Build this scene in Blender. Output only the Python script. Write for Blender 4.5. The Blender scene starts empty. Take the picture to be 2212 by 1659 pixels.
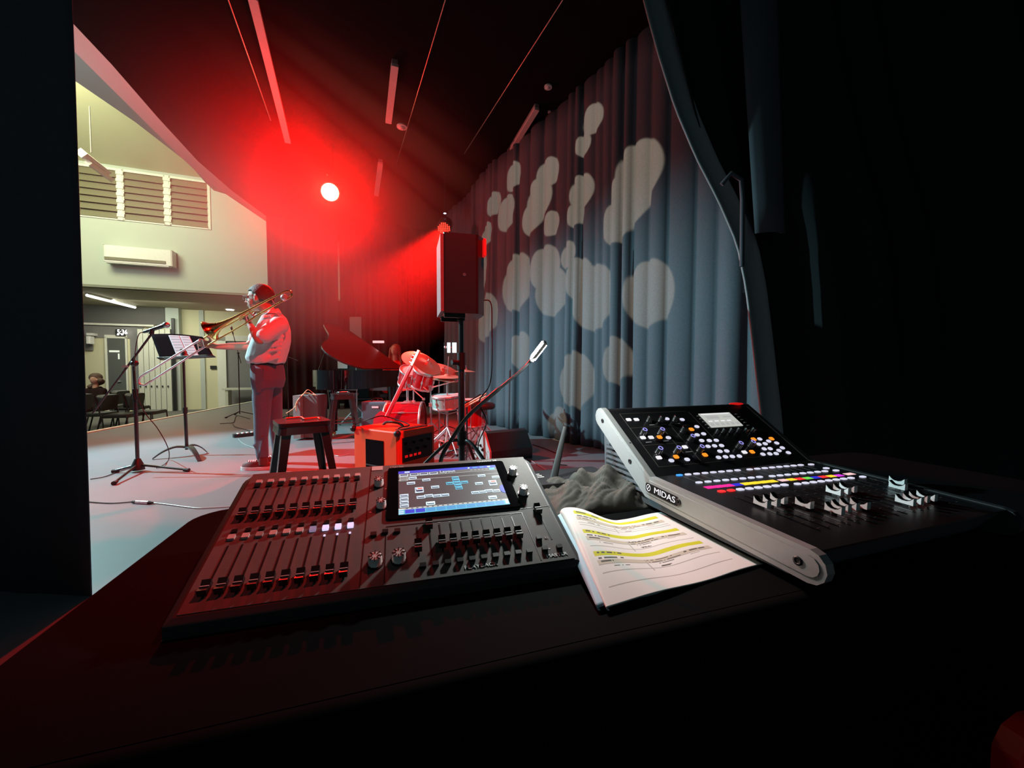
import bpy, math, random
from mathutils import Vector as V, Matrix
random.seed(7)
R = math.radians
scn = bpy.context.scene
COL = scn.collection

# ------------------------------------------------------------------ camera, world, exposure
F, H, PITCH = 850.0, 1.0, R(2.1)
cd = bpy.data.cameras.new('camera'); cam = bpy.data.objects.new('camera', cd); COL.objects.link(cam)
cam.location = (0, 0, H); cam.rotation_euler = (R(90) - PITCH, 0, 0)
cd.sensor_width = 36.0; cd.lens = 36.0 * F / 2212.0; cd.clip_start = 0.02; cd.clip_end = 100
scn.camera = cam
w = bpy.data.worlds.new('world'); scn.world = w; w.use_nodes = True
w.node_tree.nodes['Background'].inputs[0].default_value = (0.30, 0.50, 0.54, 1)
w.node_tree.nodes['Background'].inputs[1].default_value = 0.10
vs = scn.view_settings
vs.view_transform = 'Standard'; vs.look = 'None'; vs.gamma = 1; vs.use_curve_mapping = False; vs.exposure = 0.0
cy = scn.cycles
cy.max_bounces = 6; cy.diffuse_bounces = 3; cy.glossy_bounces = 3; cy.transmission_bounces = 4; cy.volume_bounces = 0
cy.transparent_max_bounces = 6; cy.use_denoising = True; cy.sample_clamp_indirect = 4; cy.caustics_reflective = False
cy.caustics_refractive = False

def P(u, v, d):                     # world point on the view ray of a photo pixel at forward distance y = d
    a = (u - 1106) / F; b = (829.5 - v) / F
    r = V((a, math.cos(PITCH) + b * math.sin(PITCH), -math.sin(PITCH) + b * math.cos(PITCH)))
    return V((0, 0, H)) + r * (d / r.y)
def G(u, v, z=0.0):                 # same ray met with a level plane
    r = P(u, v, 1.0) - V((0, 0, H))
    return V((0, 0, H)) + r * ((z - H) / r.z)

# lamps ---------------------------------------------------------------
def spot(name, loc, to, energy, col, ang, blend=0.2, rad=0.05):
    l = bpy.data.lights.new(name, 'SPOT'); l.energy = energy; l.color = col; l.spot_size = R(ang); l.spot_blend = blend
    l.shadow_soft_size = rad
    o = bpy.data.objects.new(name, l); COL.objects.link(o); o.location = loc
    o.rotation_euler = (V(to) - V(loc)).to_track_quat('-Z', 'Y').to_euler(); return o
def area(name, loc, to, energy, col, sx, sy):
    l = bpy.data.lights.new(name, 'AREA'); l.energy = energy; l.color = col; l.shape = 'RECTANGLE'; l.size = sx; l.size_y = sy
    o = bpy.data.objects.new(name, l); COL.objects.link(o); o.location = loc
    o.rotation_euler = (V(to) - V(loc)).to_track_quat('-Z', 'Y').to_euler(); return o
HC = 4.7                            # stage ceiling height
LAMP = P(713, 415, 6.5)             # the red stage lamp in view
spot('red_lamp_light', LAMP + V((0.03, -0.2, -0.06)), (-1.1, 2.2, 0.4), 1600, (1, 0.004, 0.003), 72, 0.5, 0.06)
l = bpy.data.lights.new('red_lamp_spill', 'POINT'); l.energy = 170; l.color = (1, .0025, .002); l.shadow_soft_size = .08
o = bpy.data.objects.new('red_lamp_spill', l); COL.objects.link(o); o.location = LAMP + V((.05, -.26, -.08))
spot('red_lamp_halo', LAMP + V((.04, -.24, -.07)), LAMP + V((-.75, -.95, .05)), 420, (1, .0025, .002), 172, .8, .08)
spot('red_key_light', (0.6, 1.1, 4.4), (-1.95, 4.4, 0.8), 1350, (1, 0.010, 0.006), 46, 0.25, 0.03)
spot('added_red_desk_spot', (1.2, 1.7, 4.3), (-.43, .66, .74), 620, (1, 0.05, 0.04), 9.5, 1.0, 0.05)  # unseen narrow spot added to redden the lighting desk's left side
spot('red_par_light', P(959, 494, 7.3), (-2.3, 6.4, .8), 1400, (1, 0.02, 0.012), 70, 0.5, 0.08)
spot('cool_front_light', (-8.2, 4.3, 4.5), (-2.6, 4.2, 0.6), 4500, (0.50, 0.93, 1.0), 56, 0.6, 0.05)
spot('blue_front_light', (-7.2, 4.4, 4.4), (0.5, 5.6, 0.1), 270, (0.20, 0.48, 1.0), 36, 0.7, 0.08)
area('hall_ceiling_light', (-8.9, 6.6, 6.2), (-9.2, 8.5, 3.0), 230, (1.0, 0.98, 0.60), 2.6, 1.6)
area('hall_left_light', (-9.6, 4.6, 5.2), (-9.3, 12, 3.6), 75, (0.84, 1.0, 0.88), 1.6, 1.6)
area('added_soffit_fill', (-6.6, 3.4, 3.2), (-5.3, 6.3, 4.75), 45, (0.95, 0.97, 0.95), .8, .8)  # unseen area light added to lift the soffit, in place of floor bounce
area('hall_soffit_light', (-10.6, 11.2, 2.9), (-10.9, 12.2, 0), 80, (1.0, 1.0, 0.80), 2.4, 0.6)
GOBO = V((-3.6, 1.9, 4.45))

# ------------------------------------------------------------------ materials
_m = {}
def mat(name, col, rough=0.5, metal=0.0, emit=None, strength=1.0, var=0.12, scale=30, bump=0.0, spec=0.5, coat=0.0):
    if name in _m: return _m[name]
    m = bpy.data.materials.new(name); m.use_nodes = True; nt = m.node_tree; b = nt.nodes['Principled BSDF']
    tc = nt.nodes.new('ShaderNodeTexCoord'); n = nt.nodes.new('ShaderNodeTexNoise'); n.inputs['Scale'].default_value = scale
    n.inputs['Detail'].default_value = 3; nt.links.new(tc.outputs['Object'], n.inputs['Vector'])
    r = nt.nodes.new('ShaderNodeMapRange'); r.inputs['To Min'].default_value = 1 - var; r.inputs['To Max'].default_value = 1 + var
    nt.links.new(n.outputs['Fac'], r.inputs['Value'])
    mx = nt.nodes.new('ShaderNodeVectorMath'); mx.operation = 'SCALE'; mx.inputs[0].default_value = col
    nt.links.new(r.outputs[0], mx.inputs['Scale']); nt.links.new(mx.outputs[0], b.inputs['Base Color'])
    b.inputs['Roughness'].default_value = rough; b.inputs['Metallic'].default_value = metal
    b.inputs['Specular IOR Level'].default_value = spec; b.inputs['Coat Weight'].default_value = coat
    if bump:
        bp = nt.nodes.new('ShaderNodeBump'); bp.inputs['Strength'].default_value = bump; bp.inputs['Distance'].default_value = 0.01
        nt.links.new(n.outputs['Fac'], bp.inputs['Height']); nt.links.new(bp.outputs[0], b.inputs['Normal'])
    if emit:
        b.inputs['Emission Color'].default_value = (*emit, 1); b.inputs['Emission Strength'].default_value = strength
        m.cycles.emission_sampling = 'NONE' if strength < 6 else 'AUTO'
    _m[name] = m; return m
def M_(k): return _m[k]
mat('black_plastic', (.012, .012, .013), .45); mat('dark_metal', (.03, .03, .032), .35, .6)
mat('satin_black', (.020, .021, .023), .25, spec=.8); mat('gloss_black', (.006, .006, .007), .06, coat=.5)
mat('chrome', (.85, .87, .88), .22, .72, var=.03); mat('steel', (.4, .41, .42), .3, 1.0)
mat('drape_black', (.020, .022, .024), .95, spec=.0, scale=80); mat('drape_dark', (.026, .015, .016), .95, spec=.02, scale=80)
mat('drape_left', (.09, .10, .115), .95, spec=.0, scale=80); mat('drape_band', (.26, .30, .31), .9, spec=.15, scale=80)
mat('drape_blue', (.105, .115, .135), .88, spec=.2, scale=60, var=.18); mat('ceiling_black', (.012, .010, .010), .95, scale=4, spec=0.0)
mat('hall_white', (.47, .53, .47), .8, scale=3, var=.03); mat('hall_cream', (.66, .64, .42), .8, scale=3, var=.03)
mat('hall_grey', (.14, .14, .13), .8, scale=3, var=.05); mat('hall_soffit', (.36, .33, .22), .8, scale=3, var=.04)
mat('soffit_pink', (.55, .50, .48), .8, scale=4, var=.04); mat('soffit_grey', (.42, .42, .40), .8, scale=4, var=.04)
mat('trim_white', (.75, .77, .66), .6); mat('door_grey', (.10, .11, .10), .6); mat('louvre', (.17, .16, .10), .5)
mat('recess_grey', (.22, .22, .21), .7); mat('locker', (.58, .60, .50), .5); mat('cushion', (.035, .038, .036), .5)
mat('carpet', (.10, .10, .09), .95, scale=60)
mat('white_plastic', (.72, .72, .68), .4); mat('batten', (.55, .5, .48), .5)
mat('shirt', (.74, .73, .72), .9, scale=9, var=.05, spec=.05, bump=.4); mat('trouser', (.12, .13, .17), .85, scale=50)
mat('skin', (.50, .29, .22), .6, scale=20, var=.06, bump=.05, spec=.25); mat('hair_brown', (.10, .06, .045), .7, scale=90, var=.4, bump=.5)
mat('hair_red', (.30, .09, .05), .6, scale=90, var=.4, bump=.5); mat('shoe', (.13, .03, .03), .6); mat('shoe_sole', (.7, .7, .68), .6)
mat('brass', (.80, .52, .18), .16, 1.0, var=.04); mat('brass_dark', (.35, .10, .06), .2, 1.0)
mat('orange_vinyl', (.95, .065, .008), .45, bump=.1, scale=200); mat('red_gloss', (.55, .01, .02), .12, coat=.6, var=.05)
mat('teal_shell', (.35, .62, .55), .2, coat=.4); mat('drum_head', (.75, .7, .68), .5)
mat('cymbal', (.66, .56, .42), .38, .6, var=.08, scale=8); mat('wood_neck', (.75, .50, .28), .4)
mat('blue_grey_tolex', (.10, .19, .24), .7); mat('grey_cloth', (.12, .13, .13), .8); mat('paper_white', (.82, .80, .77), .7, var=.02)
mat('console_grey', (.115, .11, .105), .65, spec=.2, scale=120, var=.12); mat('console_side', (.030, .031, .033), .55)
mat('glass_black', (.004, .004, .005), .05); mat('cap_black', (.012, .012, .012), .35); mat('cap_line', (.5, .5, .5), .4)
mat('rail_silver', (.40, .41, .41), .42, .35, scale=90, var=.05); mat('body_blue', (.085, .10, .115), .6)
mat('panel_black', (.010, .010, .011), .35); mat('print_grey', (.5, .49, .48), .6); mat('cloth_black', (.0035, .0035, .004), .95, spec=.05, scale=20)
mat('cloth_crumple', (.055, .052, .045), .9, scale=12, bump=.6, var=.3); mat('white_gloss', (.80, .82, .82), .2)
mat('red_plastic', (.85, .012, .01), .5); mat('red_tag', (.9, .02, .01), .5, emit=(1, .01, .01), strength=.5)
mat('stripe_yellow', (.62, .62, .02), .7); mat('stripe_beige', (.60, .54, .44), .7, var=.02); mat('ink', (.10, .09, .08), .7); mat('ink_light', (.42, .40, .37), .7)
mat('paper_blue_lit', (.45, .66, .80), .7); mat('rubber', (.02, .02, .02), .8); mat('print_white', (.85, .85, .85), .5)
for k, c, s in (('glow_white', (.80, .80, .98), .85), ('glow_warm', (.90, .88, .92), .95), ('glow_orange', (1, .30, .02), 1.1), ('glow_blue', (.05, .35, 1), 1.1),
                ('glow_red', (1, .03, .03), 1.0), ('glow_magenta', (1, .02, .35), .9), ('glow_purple', (.8, .05, .85), .9), ('glow_navy', (.03, .03, .75), .8), ('glow_yellow', (1, .72, .03), 1.0),
                ('glow_green', (.2, .9, .1), .8), ('glow_pink', (1, .62, .62), .95), ('glow_lilac', (.80, .66, .98), 1.0), ('glow_lilac_dim', (.30, .22, .36), .7),
                ('glow_window', (.78, .84, .66), 1.0), ('glow_ring', (.30, .28, .75), 1.0), ('screen_bar', (.02, .06, .62), 1.0), ('screen_grey', (.055, .055, .06), 1.0),
                ('screen_white', (.62, .80, .90), 1.0), ('screen_line', (.42, .42, .42), 1.0), ('screen_cyan', (.10, .50, .70), 1.0), ('screen_dark', (.02, .05, .10), 1.0),
                ('screen_sky', (.06, .33, .66), 1.0), ('screen_pale', (.50, .52, .48), 1.0), ('screen_mid', (.12, .12, .12), 1.0), ('led_red', (1, .04, .02), 3.0), ('led_blue', (.6, .6, 1), 3.0)):
    mat(k, tuple(x * .15 for x in c), .6, emit=c, strength=s)
mat('tube_glow', (1, 1, 1), emit=(1, 1, .92), strength=5.0); mat('lamp_glow', (1, .9, .6), emit=(1, .80, .38), strength=14.0)
mat('led_white', (1, 1, 1), emit=(.92, 1, 1), strength=110.0); mat('tablet_glow', (.5, .7, .8), emit=(.45, .8, .85), strength=1.4)
# stage floor: smooth vinyl with scuffs
m = mat('stage_vinyl', (.165, .18, .195), .42, scale=2.2, var=.10)
m = mat('desk_black', (.009, .007, .008), .9, spec=.0); mat('sheet_paper_red_lit', (.46, .36, .37), .8, var=.02, spec=.1); mat('sheet_ink_red_lit', (.20, .15, .16), .8); mat('lid_red_sheen', (.035, .02, .02), .22, coat=.3); mat('knob_silver', (.72, .72, .70), .35, .25); mat('grille_grey', (.22, .23, .24), .6); mat('laptop_back', (.2, .2, .2), .4)

# ------------------------------------------------------------------ mesh builder
def frame(o, ex, ey=None, ez=None):
    ex = V(ex).normalized()
    if ez is None: ez = ex.cross(V(ey))
    ez = V(ez).normalized(); ey = ez.cross(ex).normalized(); ex = ey.cross(ez).normalized()
    return Matrix(((ex.x, ey.x, ez.x, o[0]), (ex.y, ey.y, ez.y, o[1]), (ex.z, ey.z, ez.z, o[2]), (0, 0, 0, 1)))
def zframe(o, d):
    d = V(d).normalized(); a = V((0, 0, 1)) if abs(d.z) < .95 else V((1, 0, 0))
    ex = a.cross(d).normalized(); return frame(o, ex, ez=d)
def T(*p): return Matrix.Translation(p)
def RZ(a): return Matrix.Rotation(R(a), 4, 'Z')
def RX(a): return Matrix.Rotation(R(a), 4, 'X')
def RY(a): return Matrix.Rotation(R(a), 4, 'Y')
class MB:
    def __init__(s): s.v = []; s.f = []; s.m = []; s.s = []
    def add(s, vs, fs, m=0, sm=False, M=None):
        o = len(s.v)
        s.v += [tuple(M @ V(p)) if M is not None else tuple(p) for p in vs]
        for f in fs: s.f.append([i + o for i in f]); s.m.append(m); s.s.append(sm)
        return s
    def box(s, c, d, M=None, m=0):
        x, y, z = c; a, b, e = d[0] / 2, d[1] / 2, d[2] / 2
        vs = [(x + i * a, y + j * b, z + k * e) for k in (-1, 1) for j in (-1, 1) for i in (-1, 1)]
        return s.add(vs, [(0, 2, 3, 1), (4, 5, 7, 6), (0, 1, 5, 4), (2, 6, 7, 3), (0, 4, 6, 2), (1, 3, 7, 5)], m, False, M)
    def loft(s, rings, m=0, sm=True, M=None, cap=(True, True), closed=True):
        n = len(rings[0]); vs = [p for r in rings for p in r]; fs = []
        for i in range(len(rings) - 1):
            for j in range(n if closed else n - 1):
                k = (j + 1) % n; fs.append((i * n + j, i * n + k, (i + 1) * n + k, (i + 1) * n + j))
        s.add(vs, fs, m, sm, M)
        if cap[0]: s.add(rings[0], [tuple(range(n))[::-1]], m, False, M)
        if cap[1]: s.add(rings[-1], [tuple(range(n))], m, False, M)
        return s
    def prism(s, poly, z0, z1, M=None, m=0, sm=False):     # poly in xy, extruded on z
        return s.loft([[(x, y, z0) for x, y in poly], [(x, y, z1) for x, y in poly]], m, sm, M)
    def lathe(s, prof, M=None, n=20, m=0, cap=(True, True)):
        return s.loft([[(r * math.cos(2 * math.pi * j / n), r * math.sin(2 * math.pi * j / n), z) for j in range(n)] for r, z in prof], m, True, M, cap)
    def cyl(s, a, b, r, r2=None, n=12, m=0):
        a, b = V(a), V(b); L = (b - a).length
        return s.lathe([(r, 0), (r2 if r2 is not None else r, L)], zframe(a, b - a), n, m)
    def tube(s, pts, r, n=8, m=0):
        pts = [V(p) for p in pts]; N = len(pts); rs = r if isinstance(r, (list, tuple)) else [r] * N
        t0 = (pts[1] - pts[0]).normalized(); a = V((0, 0, 1)) if abs(t0.z) < .9 else V((1, 0, 0)); nx = a.cross(t0).normalized(); rings = []
        for i in range(N):
            t = (pts[min(i + 1, N - 1)] - pts[max(i - 1, 0)]).normalized()
            nx = (nx - t * nx.dot(t)).normalized(); ny = t.cross(nx)
            rings.append([tuple(pts[i] + (nx * math.cos(2 * math.pi * j / n) + ny * math.sin(2 * math.pi * j / n)) * rs[i]) for j in range(n)])
        return s.loft(rings, m, True)
    def ell(s, c, r, M=None, n=16, m=0):
        if not isinstance(r, (tuple, list)): r = (r, r, r)
        k = n // 2; rings = []
        for i in range(1, k):
            a = math.pi * i / k - math.pi / 2
            rings.append([(c[0] + r[0] * math.cos(a) * math.cos(2 * math.pi * j / n), c[1] + r[1] * math.cos(a) * math.sin(2 * math.pi * j / n), c[2] + r[2] * math.sin(a)) for j in range(n)])
        return s.loft(rings, m, True, M)
    def cap(s, a, ra, b, rb, n=12, m=0):                   # rounded cone for bodies
        a, b = V(a), V(b); s.ell(a, ra, n=n, m=m); s.ell(b, rb, n=n, m=m); return s.cyl(a, b, ra, rb, n=n, m=m)
    def chain(s, pr, n=12, m=0):
        for (a, ra), (b, rb) in zip(pr, pr[1:]): s.cap(a, ra, b, rb, n, m)
        return s
    def grid(s, fn, nu, nv, m=0, sm=True, M=None, fm=None):
        vs = [fn(i / nu, j / nv) for j in range(nv + 1) for i in range(nu + 1)]; o = len(s.v)
        s.v += [tuple(M @ V(p)) if M is not None else tuple(p) for p in vs]
        for j in range(nv):
            for i in range(nu):
                a = o + j * (nu + 1) + i; s.f.append([a, a + 1, a + nu + 2, a + nu + 1])
                s.m.append(fm((i + .5) / nu, (j + .5) / nv) if fm else m); s.s.append(sm)
        return s
    def rbox(s, w_, h_, z0, z1, r, M=None, m=0, cx=0, cy=0, k=4):    # plate with rounded corners
        return s.prism(rrect(w_, h_, r, cx, cy, k), z0, z1, M, m)
def rrect(w_, h_, r, cx=0, cy=0, k=4):
    out = []
    for qx, qy, a0 in ((1, 1, 0), (-1, 1, 90), (-1, -1, 180), (1, -1, 270)):
        for i in range(k + 1):
            a = R(a0 + 90 * i / k); out.append((cx + qx * (w_ / 2 - r) + r * math.cos(a), cy + qy * (h_ / 2 - r) + r * math.sin(a)))
    return out
def obj(name, mb, mats, parent=None, bevel=0, solid=0, voxel=0, smooth_it=0, label=None, loc=None, disp=0, stuff=False):
    me = bpy.data.meshes.new(name); off = V(loc) if loc is not None else V((0, 0, 0))
    base = V(parent['_base']) if parent is not None and '_base' in parent else (off if parent is None else V((0, 0, 0)))
    if parent is None: base = off
    me.from_pydata([tuple(V(p) - base) for p in mb.v], [], mb.f)
    if isinstance(mats, str): mats = [mats]
    for k in mats: me.materials.append(M_(k))
    me.polygons.foreach_set('material_index', mb.m); me.polygons.foreach_set('use_smooth', mb.s); me.update()
    o = bpy.data.objects.new(name, me); COL.objects.link(o)
    if parent is not None:
        o.parent = parent
        if '_base' in parent: o['_base'] = list(base)
    else:
        o.location = base; o['_base'] = list(base)
    if voxel:
        r = o.modifiers.new('r', 'REMESH'); r.mode = 'VOXEL'; r.voxel_size = voxel; r.use_smooth_shade = True
        sm = o.modifiers.new('s', 'SMOOTH'); sm.iterations = smooth_it or 4; sm.factor = .6
        dg = bpy.context.evaluated_depsgraph_get(); nm = bpy.data.meshes.new_from_object(o.evaluated_get(dg)); o.modifiers.clear()
        nm.materials.clear(); [nm.materials.append(M_(k)) for k in mats]; o.data = nm; nm.name = name
        nm.polygons.foreach_set('use_smooth', [True] * len(nm.polygons))
    if bevel:
        b = o.modifiers.new('b', 'BEVEL'); b.width = bevel; b.segments = 2; b.limit_method = 'ANGLE'; b.angle_limit = R(40)
    if solid:
        q = o.modifiers.new('q', 'SOLIDIFY'); q.thickness = solid; q.offset = 0
    if label: o['label'] = label
    if stuff: o['kind'] = 'stuff'
    return o
def tag(o, label, cat, group=None, kind=None):
    o['label'] = label; o['category'] = cat
    if group: o['group'] = group
    if kind: o['kind'] = kind
    return o
def thing(name, base, label, cat, group=None):
    o = bpy.data.objects.new(name, None); COL.objects.link(o); o.location = base; o['_base'] = list(base); o.empty_display_size = .1
    return tag(o, label, cat, group)
def struct(name, mb, mats, **k):
    o = obj(name, mb, mats, **k); o['kind'] = 'structure'; return o
def dup(root, loc, rz, label, group=None, kids=True):
    def cp(o, par):
        c = o.copy(); COL.objects.link(c)
        if par is not None: c.parent = par; c.matrix_parent_inverse = o.matrix_parent_inverse.copy()
        for ch in o.children: cp(ch, c)
        return c
    r = cp(root, None); r.location = loc; r.rotation_euler = (0, 0, rz); r['label'] = label
    if group: r['group'] = group
    return r
def text_mb(txt, size, M, depth=.0006, align='CENTER', sx=1.0, mb=None, m=0):
    c = bpy.data.curves.new('t', 'FONT'); c.body = txt; c.size = size; c.align_x = align; c.align_y = 'CENTER'; c.extrude = depth; c.resolution_u = 3
    o = bpy.data.objects.new('t', c); COL.objects.link(o); dg = bpy.context.evaluated_depsgraph_get()
    me = bpy.data.meshes.new_from_object(o.evaluated_get(dg))
    mb = mb or MB(); mb.add([(v.co.x * sx, v.co.y, v.co.z) for v in me.vertices], [tuple(p.vertices) for p in me.polygons], m, False, M)
    bpy.data.objects.remove(o); bpy.data.curves.remove(c); bpy.data.meshes.remove(me); return mb
def spline(pts, k=8):
    pts = [V(p) for p in pts]; out = []
    for i in range(len(pts) - 1):
        p0, p1, p2, p3 = pts[max(i - 1, 0)], pts[i], pts[i + 1], pts[min(i + 2, len(pts) - 1)]
        for j in range(k):
            t = j / k; out.append(.5 * ((2 * p1) + (p2 - p0) * t + (2 * p0 - 5 * p1 + 4 * p2 - p3) * t * t + (3 * p1 - p0 - 3 * p2 + p3) * t ** 3))
    out.append(pts[-1]); return out

# ------------------------------------------------------------------ setting: stage
def edge_x(y): return -6.7 - .224 * (y - 6.3)
ys = [-1.5, 14.5]
mb = MB().prism([(edge_x(-1.5), -1.5), (6, -1.5), (6, 14.5), (edge_x(14.5), 14.5)], -.5, 0)
struct('floor', mb, 'stage_vinyl')
mb = MB().prism([(edge_x(-1.5) - .09, -1.5), (edge_x(-1.5), -1.5), (edge_x(14.5), 14.5), (edge_x(14.5) - .09, 14.5)], -.5, .012)
struct('trim_1', mb, 'trim_white')
mb = MB().prism([(edge_x(-1.5) - .09, -1.5), (edge_x(14.5) - .09, 14.5), (-22, 18), (-22, -1.5)], -.55, -.35)
struct('floor_hall', mb, 'carpet')
E1 = [(-4.2, 2.6), (-4.45, 3.4), (-4.66, 4.22), (-4.86, 4.92), (-5.2, 5.91), (-5.58, 7.13), (-5.8, 8.3), (-5.93, 9.62), (-6.0, 10.6)]
E2 = [(-4.5, 2.6), (-4.8, 3.6), (-5.06, 4.6), (-5.23, 5.17), (-5.45, 5.91), (-5.8, 7.1), (-6.0, 7.9), (-6.1, 9.3), (-6.2, 10.7)]
E3 = [(-6.2, 2.6), (-6.3, 4.6), (-6.36, 5.8), (-6.4, 6.85), (-6.6, 8.22), (-6.88, 8.97), (-7.0, 9.4)]
mb = MB().prism([(5, -1.5)] + [(5, 14)] + [(-6.0, 14)] + E1[::-1] + [(-4.0, -1.5)], HC, HC + .15)
struct('ceiling', mb, 'ceiling_black')
mb = MB().prism(E1 + E2[::-1], HC, HC + .9)
struct('trim_2', mb, 'soffit_pink')
mb = MB().prism(E2[:-1] + [(-6.15, 10.5)] + E3[::-1], 5.2, 5.32)
struct('trim_3', mb, 'soffit_grey')
struct('wall_right', MB().box((4.1, 6, 2.4), (.1, 16, 4.8)), 'ceiling_black')
struct('wall_back', MB().box((-.9, 11.6, 2.4), (10.2, .1, 4.8)), 'ceiling_black')

# hall beyond the stage edge: upper wall plane, soffit, lower wall
DU = V((1, .378, 0)).normalized(); UP0 = V((-10.3, 9.55, 0)); LP0 = V((-13.3, 12.3, 0))
def on_wall(u, v, p0=UP0, off=0.0):
    r = P(u, v, 1.0) - V((0, 0, H)); n = V((DU.y, -DU.x, 0)); q = p0 + n * off
    t = (q - V((0, 0, H))).dot(n) / r.dot(n); return V((0, 0, H)) + r * t
NW = V((DU.y, -DU.x, 0))            # towards the stage
def wall_mb(p0, x0, x1, z0, z1, th=.12, mb=None, m=0):
    a = p0 + DU * x0; b = p0 + DU * x1; n = NW * -th; mb = mb or MB()
    c = [a, b, b + n, a + n]
    return mb.prism([(q.x, q.y) for q in c], z0, z1, None, m)
def sU(u, p0=UP0): return (on_wall(u, 600, p0) - p0).dot(DU)
zt0, zt1, zb0 = 5.86, 5.9, 4.66
s0, s1, s2, s3, s4, s5 = sU(176), sU(263), sU(272), sU(363), sU(372), sU(456)
mb = wall_mb(UP0, -3, 7, 3.0, zb0); wall_mb(UP0, -3, 7, zt1, 6.2, mb=mb); wall_mb(UP0, s5, 7, zb0, zt1, mb=mb); wall_mb(UP0, -3, s0, zb0, zt1, mb=mb)
struct('wall_hall_upper', mb, 'hall_white')
for k, (a, b) in enumerate(((s0, s1), (s2, s3), (s4, s5))):
    mb = MB(); 
    for (x0, x1, z0, z1) in ((a - .03, a + .03, zb0, zt1), (b - .03, b + .03, zb0, zt1), (a, b, zb0, zb0 + .04), (a, b, zt1 - .05, zt1)):
        wall_mb(UP0 + NW * .02, x0, x1, z0, z1, .16, mb)
    fr = struct('window_%d' % (k + 1), mb, 'trim_white')
    mb = MB(); n = 7; hh = (zt1 - zb0 - .09) / n
    for i in range(n):
        z = zb0 + .04 + hh * (i + .5); p = UP0 + DU * ((a + b) / 2)
        mb.box((0, 0, 0), (b - a - .06, .012, hh * 1.15), frame((p.x, p.y, z), DU, ez=V((NW.x * -.35, NW.y * -.35, 1))) )
    q = obj('louvre_blades', mb, 'louvre', fr); 
    wb = wall_mb(UP0 - NW * .14, a, b, zb0, zt1, .03); obj('dark_pane', wb, 'louvre', fr)
if True:                            # white mullions between the bays with blade clips
    for k, (a, b) in enumerate(((s1, s2), (s3, s4))):
        mb = wall_mb(UP0 + NW * .03, a, b, zb0, zt1, .1)
        for i in range(7): wall_mb(UP0 + NW * .05, a - .03, b + .03, zb0 + .08 + i * .17, zb0 + .15 + i * .17, .06, mb)
        struct('trim_%d' % (4 + k), mb, 'trim_white')
A_, B_ = UP0 + DU * -3, UP0 + DU * 7
mb = MB().add([(A_.x, A_.y, 6.0), (B_.x, B_.y, 6.0), (-5.9, 9.0, 6.5), (-5.6, 2.0, 7.4), (-13, 2.0, 7.4)], [(0, 1, 2, 3, 4)])
struct('ceiling_hall', mb, 'hall_cream', solid=.05)
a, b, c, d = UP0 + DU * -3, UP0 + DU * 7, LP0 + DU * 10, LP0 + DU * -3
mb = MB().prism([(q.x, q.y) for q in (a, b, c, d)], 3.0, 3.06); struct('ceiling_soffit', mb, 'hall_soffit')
def LW(u): return sU(u, LP0)
def zl(u, v, off=0): return on_wall(u, v, LP0, off).z
# lower hall wall pieces
mb = wall_mb(LP0, -3, 12, -.4, 3.0)
struct('wall_hall_lower', mb, 'hall_cream')
mb = wall_mb(LP0 + NW * .06, -3, LW(364), 2.45, 3.0, .06); struct('trim_6', mb, 'hall_grey')
mb = wall_mb(LP0 + NW * .12, -3, LW(332), 2.39, 2.45, .12); struct('trim_7', mb, 'trim_white')
mb = wall_mb(LP0 + NW * .03, -3, LW(307), 2.0, 2.39, .03); wall_mb(LP0 + NW * .03, LW(277), LW(306), -.35, 2.0, .03, mb)
struct('wall_hall_panel', mb, 'recess_grey')
def wall_thing_mb(u0, u1, v0, v1, off0, off1, p0=LP0, mb=None, m=0):
    a = (on_wall(u0, v0, p0) - p0).dot(DU); b = (on_wall(u1, v0, p0) - p0).dot(DU)
    uc = (u0 + u1) / 2; return wall_mb(p0 + NW * off1, a, b, on_wall(uc, v1, p0).z, on_wall(uc, v0, p0).z, off1 - off0, mb, m)
fr = MB(); 
for r_ in ((228, 233, 728, 895), (272, 276, 728, 895), (228, 276, 724, 731)): wall_thing_mb(*r_, 0, .07, mb=fr)
dr = struct('door_1', fr, 'trim_white')
obj('door_leaf', wall_thing_mb(233, 272, 731, 895, .0, .05), 'door_grey', dr)
obj('vision_panel', wall_thing_mb(238, 260, 757, 761, .03, .06), 'glow_window', dr)
obj('vision_panel', wall_thing_mb(257, 260, 764, 776, .03, .06), 'glow_window', dr)
obj('door_handle', wall_thing_mb(258, 264, 822, 824.5, .03, .1), 'chrome', dr)
fr = MB()
for r_ in ((470, 489, 728, 905), (470, 620, 726, 738)): wall_thing_mb(*r_, 0, .1, mb=fr)
dr = struct('door_2', fr, 'trim_white')
obj('dark_opening', wall_thing_mb(489, 620, 738, 905, 0, .04), 'recess_grey', dr)
mb = wall_thing_mb(364, 392, 662, 905, 0, .25); wall_thing_mb(430, 440, 662, 905, 0, .05, mb=mb); struct('trim_8', mb, 'hall_white')
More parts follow.
